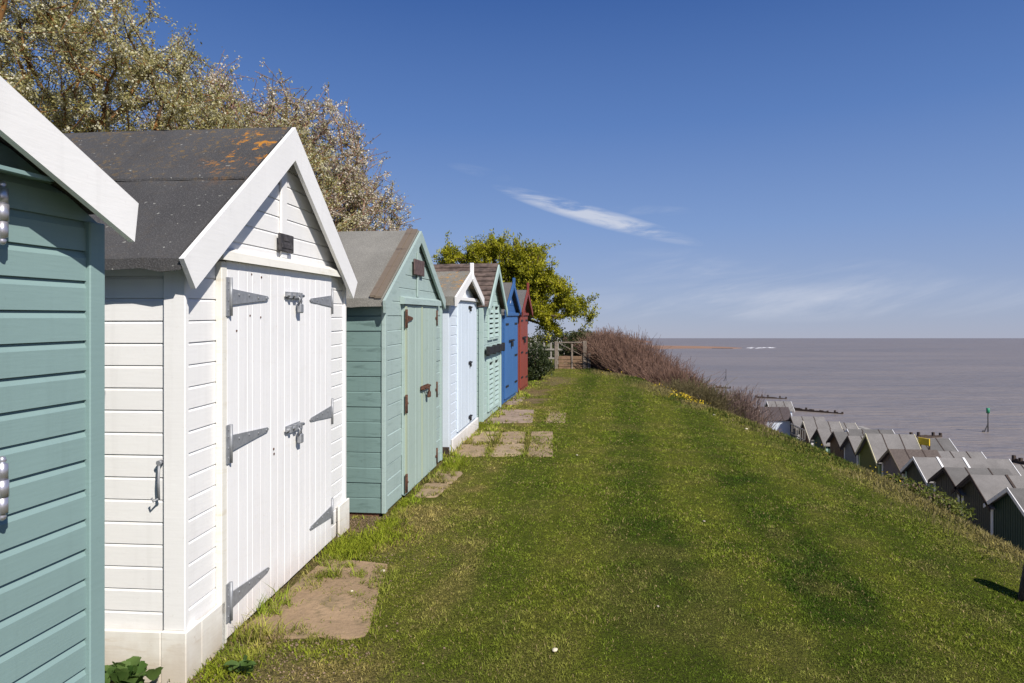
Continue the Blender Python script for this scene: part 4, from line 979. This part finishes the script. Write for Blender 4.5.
# ------------------------------------------------------------------ beach and sea furniture
def groyne(label, x0, y0, x1, y1, h0, h1, n):
    r = empty('groyne', (x0, y0, SEA)); tag(r, label, 'groyne', 'timber groynes running into the sea'); dx, dy = x1-x0, y1-y0; L = math.hypot(dx, dy); r.rotation_euler = (0, 0, math.atan2(dy, dx))
    b = MB(); rn = random.Random(n)
    for i in range(n):
        a, c = L*i/n, L*(i+1)/n; z = h0+(h1-h0)*i/n+rn.uniform(-.08, .08); b.box(a, c-.02, -.06, .06, -1.5, z)
    b.build('plank_wall', M['darkwood'], r)
    for i in range(0, n+1, 2):
        b = MB(); z = h0+(h1-h0)*i/n+rn.uniform(.05, .4); b.cbox(L*i/n-.13, L*i/n+.13, .061, .32, -1.5, z, .02); b.build('pile', M['darkwood'], r)
groyne('nearest timber groyne beyond the olive hut roof', *ray_point(905, 440, SEA), *ray_point(942, 437, SEA), .45, .2, 10)
groyne('long dark groyne reaching out behind the far lower huts', *ray_point(772, 409, SEA), *ray_point(842, 414, SEA), .55, .15, 20)
groyne('short far groyne seen between the bare shrubs and the huts', *ray_point(756, 398, SEA), *ray_point(786, 399, SEA), .35, .15, 10)
groyne('furthest groyne low in the water left of the small shrub', *ray_point(716, 388, SEA), *ray_point(730, 388.5, SEA), .4, .15, 6)
groyne('groyne stub at the right of the photo behind the dark roofs', *ray_point(1012, 462, SEA), *ray_point(1040, 468, SEA), .35, .15, 8)
def beacon(label, px, py, h, head, topmat):
    x, y = ray_point(px, py, SEA); r = empty('sea_beacon', (x, y, SEA)); tag(r, label, 'beacon')
    b = MB(); b.tube([(0, 0, -1), (0, 0, h)], .065, 8); b.build('pole', M['iron'], r)
    b = MB(); b.tube([(-.9, -.1, -1), (0, 0, h*.42)], .06, 6); b.tube([(-.9, -.1, -.6), (-.5, -.05, .15)], .12, 6); b.build('brace', M['iron'], r)
    if head: b = MB(); b.tube([(0, 0, h), (0, 0, h+.02), (0, 0, h+.62), (0, 0, h+.64)], [.05, .19, .19, .05], 10); b.build('topmark', topmat, r)
beacon('green topped sea beacon pole with slanted brace in shallow water', 988, 432, 2.3, True, plain('beacon_green', (.02, .22, .11), .5, 0, .1))
beacon('thin dark marker pole far out beyond the bare shrubs', 726, 381, 3.2, False, None)
def patch_mesh(name, pts, z, mat, jag=.0):
    b = MB(); b.poly([(x, y, z) for x, y in pts]); return b.build(name, mat)
# far sand spit, cliff headland and surf
def spit():
    pts = [(560, 345.5), (640, 345.6), (668, 345.9), (700, 346.4), (725, 347.0), (742, 348.2), (733, 348.7), (712, 348.4), (685, 348.5), (650, 348.9), (600, 349.5), (560, 349.5)]
    b = MB(); P = [ray_point(x, y, SEA) for x, y in pts]; n = len(P)
    b.mesh([(x, y, SEA-.5) for x, y in P]+[(x, y, SEA+.35) for x, y in P], [tuple(range(n, 2*n))]+[(i, (i+1) % n, n+(i+1) % n, n+i) for i in range(n)])
    tag(b.build('sand_spit', plain('orange_sand', (.27, .155, .095), .95, 0, .2, .02, 0)), kind='structure')
    b = MB(); x0, y0 = ray_point(560, 342, SEA); x1, y1 = ray_point(652, 342.5, SEA); rn = random.Random(4); prof = []
    for i in range(25):
        f = i/24; h = 14*(1-f**3)*(.85+.3*rn.random())+2; prof.append((x0+(x1-x0)*f, y0+(y1-y0)*f, h))
    for (a, c) in zip(prof[:-1], prof[1:]):
        b.poly([(a[0], a[1], SEA-1), (c[0], c[1], SEA-1), (c[0], c[1]+25, SEA+c[2]), (a[0], a[1]+25, SEA+a[2])]); b.poly([(a[0], a[1]+25, SEA+a[2]), (c[0], c[1]+25, SEA+c[2]), (c[0]-20, c[1]+400, SEA-1), (a[0], a[1]+400, SEA-1)])
    tag(b.build('headland', plain('red_cliff', (.24, .14, .10), .95, 0, .3, .05, 0)), kind='structure')
    b = MB(); rn = random.Random(8); foam = plain('sea_foam', (.75, .74, .74), .8, 0, .1, .3, 0)
    for i in range(16):
        px = rn.uniform(744, 770); py = 348.1+rn.uniform(-.6, .5); w = rn.uniform(3, 9); x, y = ray_point(px, py, SEA); xx, yy = ray_point(px+w, py+.05, SEA)
        b.mesh([(x, y, SEA+.1), ((x+xx)/2, (y+yy)/2-6, SEA+.2), (xx, yy, SEA+.1), ((x+xx)/2, (y+yy)/2+4, SEA+.5)], [(0, 1, 2, 3)])
    tag(b.build('surf', foam), 'white surf breaking off the end of the sand spit', 'surf', kind='stuff')
spit()

# ------------------------------------------------------------------ gate, fence, stump
def gate():
    r = empty('wooden_barrier', (-1.35, 21.6, gz(-1.35, 21.6))); tag(r, 'weathered wooden barrier with top rail and boarded lower half at the end of the lawn', 'barrier')
    wood = plain('grey_weathered_wood', (.19, .155, .125), .9, 0, .35, 14, .3); brown = plain('brown_boards', (.20, .125, .075), .9, 0, .3, 10, .3)
    for (x, w, h) in ((-.40, .10, .86), (.10, .06, .78), (.50, .12, .88), (.64, .10, .5)):
        b = MB(); b.cbox(x-w/2, x+w/2, -.06, .06, -.2, h, .012); b.build('post', wood, r)
    b = MB(); b.cbox(-.35, .44, -.02, .02, .81, .85, .006); b.build('top_rail', wood, r)
    b = MB(); b.tube([(-.33, -.02, .82), (.45, -.02, .40)], .012, 6); b.build('wire', wood, r)
    b = MB()
    for i in range(4): b.cbox(-.33, .43, -.035, .03, -.05+i*.115, .055+i*.115, .006)
    b.build('board_panel', brown, r)
gate()
r = empty('picket_fence', (-3.4, 27.0, gz(-3.4, 27))); tag(r, 'low pale picket fence in the distance between red hut and barrier', 'fence')
b = MB(); b.cbox(-2, 2.2, -.02, .02, .55, .62, .005); b.cbox(-2, 2.2, -.02, .02, .2, .27, .005); b.build('rail', C_('fencegrey', (.30, .28, .25)), r)
for i in range(16):
    b = MB(); b.cbox(-2+i*.27, -1.93+i*.27, .021, .05, 0, .85, .005); b.build('picket', C_('fencegrey', (.30, .28, .25)), r)
def far_house(label, x, y, w, d, h, wall, rz):
    z = gz(x, y); r = empty('house', (x, y, z), rz); tag(r, label, 'house')
    b = MB(); b.prism([(-w/2, -.5), (w/2, -.5), (w/2, h), (0, h+w*.32), (-w/2, h)], 0, d); b.build('wall', wall, r)
    b = MB()
    for s in (-1, 1): b.prism([(0, h+w*.32), (s*(w/2+.3), h-.2), (s*(w/2+.3), h-.05), (0, h+w*.32+.15)], -.3, d+.3)
    b.build('roof', plain('clay_roof', (.16, .08, .06), .9, 0, .3), r)
    for (y0, z0) in ((-w*.25, .9), (w*.25, .9)):
        b = MB(); b.box(-.05, -.002, y0-.6, y0+.6, z0, z0+1.2); b.build('window', M['black'], r)
far_house('white far house glimpsed left of the barrier', -22, 290, 7, 10, 1.6, Wc, R(80))
far_house('cream far house glimpsed beside the red hut', -36, 330, 9, 12, 1.8, M['cream'], R(95))
for i, (x, y, w, h, lab) in enumerate(((-9, 60, 4, 1.1, 'low distant hedge beyond the picket fence'), (-4, 70, 4.5, 1.0, 'distant scrub hedge behind the barrier'), (-18, 80, 9, 3.2, 'taller distant hedge behind the row of huts'), (-14, 230, 16, 5, 'far line of trees along the skyline left of the barrier'))):
    bush('hedge', lab, (x, y), [(x, y, gz(x, y)+h*.45, w, 2.5, h*.6)], 5000, .3+y*.002, LM_hedge, cat='hedge')
sx, sy = 2.80, 5.03
r = empty('stump', (sx, sy, gz(sx, sy))); tag(r, 'dark leaning wooden stump at the right frame edge casting a shadow on the lawn', 'stump')
b = MB(); b.tube([(.0, 0, -.08), (.015, .01, .1), (.05, .02, .32), (.055, .022, .335)], [.105, .09, .082, .05], 12); b.build('timber', M['darkwood'], r)

# ------------------------------------------------------------------ plants and small things
LM_bank = leaf_mat('yellowish_bank_leaves', [(0, (.07, .10, .015)), (1, (.20, .21, .04))], .35)
LM_fl = leaf_mat('yellow_flowers', [(0, (.62, .42, .02)), (1, (.80, .60, .04))], .3)
def weed(label, x, y, n, L, mat=None):
    z = gz(x, y); V = []; F = []; T = []
    for i in range(n):
        a = random.uniform(0, 6.28); e = random.uniform(.4, 1.35); l = L*random.uniform(.6, 1.1); w = l*.26; k = 7; b = len(V)
        d = np.array((math.cos(a)*math.cos(e), math.sin(a)*math.cos(e), math.sin(e))); s = np.array((-math.sin(a), math.cos(a), 0))
        st = np.array((random.gauss(0, L*.3), random.gauss(0, L*.3), random.uniform(0, L*.9))); tv = random.random()
        for j in range(k):
            f = j/(k-1); c = st+d*l*f+np.array((0, 0, -l*.35*f*f)); ww = w*(math.sin(math.pi*min(1, f*.85+.12)))**.8*(1+.25*(j % 2))*(f < 1)+.002
            V += [c-s*ww+np.array((0, 0, ww*.3)), c-np.array((0, 0, .004)), c+s*ww+np.array((0, 0, ww*.3))]; T += [tv]*3
        for j in range(k-1):
            for q in (0, 1): F.append((b+j*3+q, b+j*3+q+1, b+j*3+q+4, b+j*3+q+3))
    o = np_mesh('weed', np.array(V), np.array(F), mat or LM_weed, {'tint': ('POINT', np.array(T))}, None, True); o.location = (x, y, z); tag(o, label, 'plant'); return o
weed('broad leaved green weed growing at the foot of the white hut beside the teal hut', -2.14, 2.76, 60, .115)
weed('low weed rosette by the near corner of the worn sandy slab', -1.72, 3.0, 16, .07)
for i, (px, w) in enumerate(((897, .24), (914, .30), (934, .30), (950, .2))):
    d = 6.0
    while at(px, d)[0] > xedge(at(px, d)[1])+.28 and d < 14: d += .05
    while at(px, d)[0] < xedge(at(px, d)[1])+.28 and d < 14: d += .05
    x, y = at(px, d)
    bush('bush', ('small leafy clump on the brow beside the purple brown lower hut', 'leafy green clump on the brow in front of the black lower hut', 'leafy green clump on the brow left of the charcoal lower hut', 'low leafy clump on the brow below the charcoal lower hut')[i], (x, y), [(x, y, gz(x, y)+.07, w, w, .11)], 700, .04, LM_bank)
def flowers():
    n = 540; px = np.concatenate([RNG.uniform(726, 770, 420), RNG.uniform(650, 700, 60), RNG.uniform(870, 900, 60)])
    Y = np.array([np.interp(p, [640, 700, 760, 820, 900], [20.4, 17.8, 14.1, 11.5, 9.0]) for p in px])+RNG.normal(0, .25, n); X = xedge(Y)+RNG.normal(.02, .16, n)+(px > 790)*.15
    keep = fbm(Y*1.6, X*2, 77, 3) > .46; X, Y = X[keep], Y[keep]
    P = np.stack([X, Y, ground_z(X, Y)+RNG.uniform(.03, .12, len(X))], -1)
    tag(leaves_mesh('wildflowers', P, .026, RNG.uniform(0, 1, len(X)), LM_fl, None, .6, .9), 'small yellow wildflowers scattered along the brow of the bank', 'flowers', kind='stuff')
flowers()
pale = plain('pale_litter', (.62, .55, .42), .8, 0, .2, 20, 0); stone = plain('pale_stone', (.42, .36, .28), .9, 0, .3, 20, .2)
def pebble(label, x, y, s, mat, name='stone'):
    b = MB(); rn = random.Random(int(x*100+y*37)); rings = []
    for i, (zz, rr) in enumerate(((0, .75), (.25, 1), (.5, .8), (.62, .35))): rings.append([(math.cos(t)*s*rr*rn.uniform(.8, 1.2), math.sin(t)*s*.7*rr*rn.uniform(.8, 1.2), zz*s) for t in np.arange(7)*2*math.pi/7])
    V = sum(rings, []); F = [(i*7+k, i*7+(k+1) % 7, i*7+7+(k+1) % 7, i*7+7+k) for i in range(3) for k in range(7)]+[tuple(range(21, 28))]
    b.mesh(V, F, True); o = b.build(name, mat); o.location = (x, y, gz(x, y)+.006); o.rotation_euler = (0, 0, rn.uniform(0, 6)); tag(o, label, 'stone'); return o
for (px, py, s, lab) in ((383, 571, .022, 'pale stone on the grass right of the worn sandy slab'), (352, 591, .014, 'small white stone on the worn sandy slab'), (555, 650, .02, 'pale scrap low in the middle of the lawn'), (658, 606, .012, 'tiny tan stone on the lawn right of centre'), (704, 521, .014, 'pale stone high on the right half of the lawn'), (577, 455, .016, 'pale scrap on the lawn near the outer slab'), (746, 429, .03, 'white stone on the brow near the yellow flowers'), (714, 415, .03, 'white stone on the brow below the bare shrubs')):
    h = EYE-1.55 if py > 500 else EYE-1.35
    x, y = ray_point(px, py, h)
    for _ in range(6): x, y = ray_point(px, py, gz(x, y)+.01)
    pebble(lab, x, y, s, pale if 'scrap' in lab or 'white' in lab else stone)
def gravel():
    X = np.concatenate([RNG.uniform(-2.35, -1.7, 400), RNG.uniform(-2.0, -1.2, 500), RNG.normal(-1.65, .25, 500)]); Y = np.concatenate([RNG.uniform(5.2, 5.55, 400), RNG.uniform(2.6, 3.4, 500), RNG.uniform(3.2, 4.7, 500)])
    k = ~hut_mask(X, Y); X, Y = X[k], Y[k]; n = len(X); Z = ground_z(X, Y); s = RNG.uniform(.003, .009, n)
    base = np.array([(1, 0, 0), (-1, 0, 0), (0, 1, 0), (0, -1, 0), (0, 0, .7), (0, 0, -.7)], float); f = np.array([(0, 2, 4), (2, 1, 4), (1, 3, 4), (3, 0, 4), (2, 0, 5), (1, 2, 5), (3, 1, 5), (0, 3, 5)])
    V = (base[None]*RNG.uniform(.6, 1.4, (n, 6, 1)))*s[:, None, None]+np.stack([X, Y, Z+s*.3], -1)[:, None]
    F = (f[None]+np.arange(n)[:, None, None]*6).reshape(-1, 3)
    tag(np_mesh('gravel', V.reshape(-1, 3), F, plain('soil_crumb', (.19, .135, .09), .95, 0, .5, 9, 0), None, None, True), 'loose pebbles and soil crumbs between the huts', 'gravel', kind='stuff')
gravel()
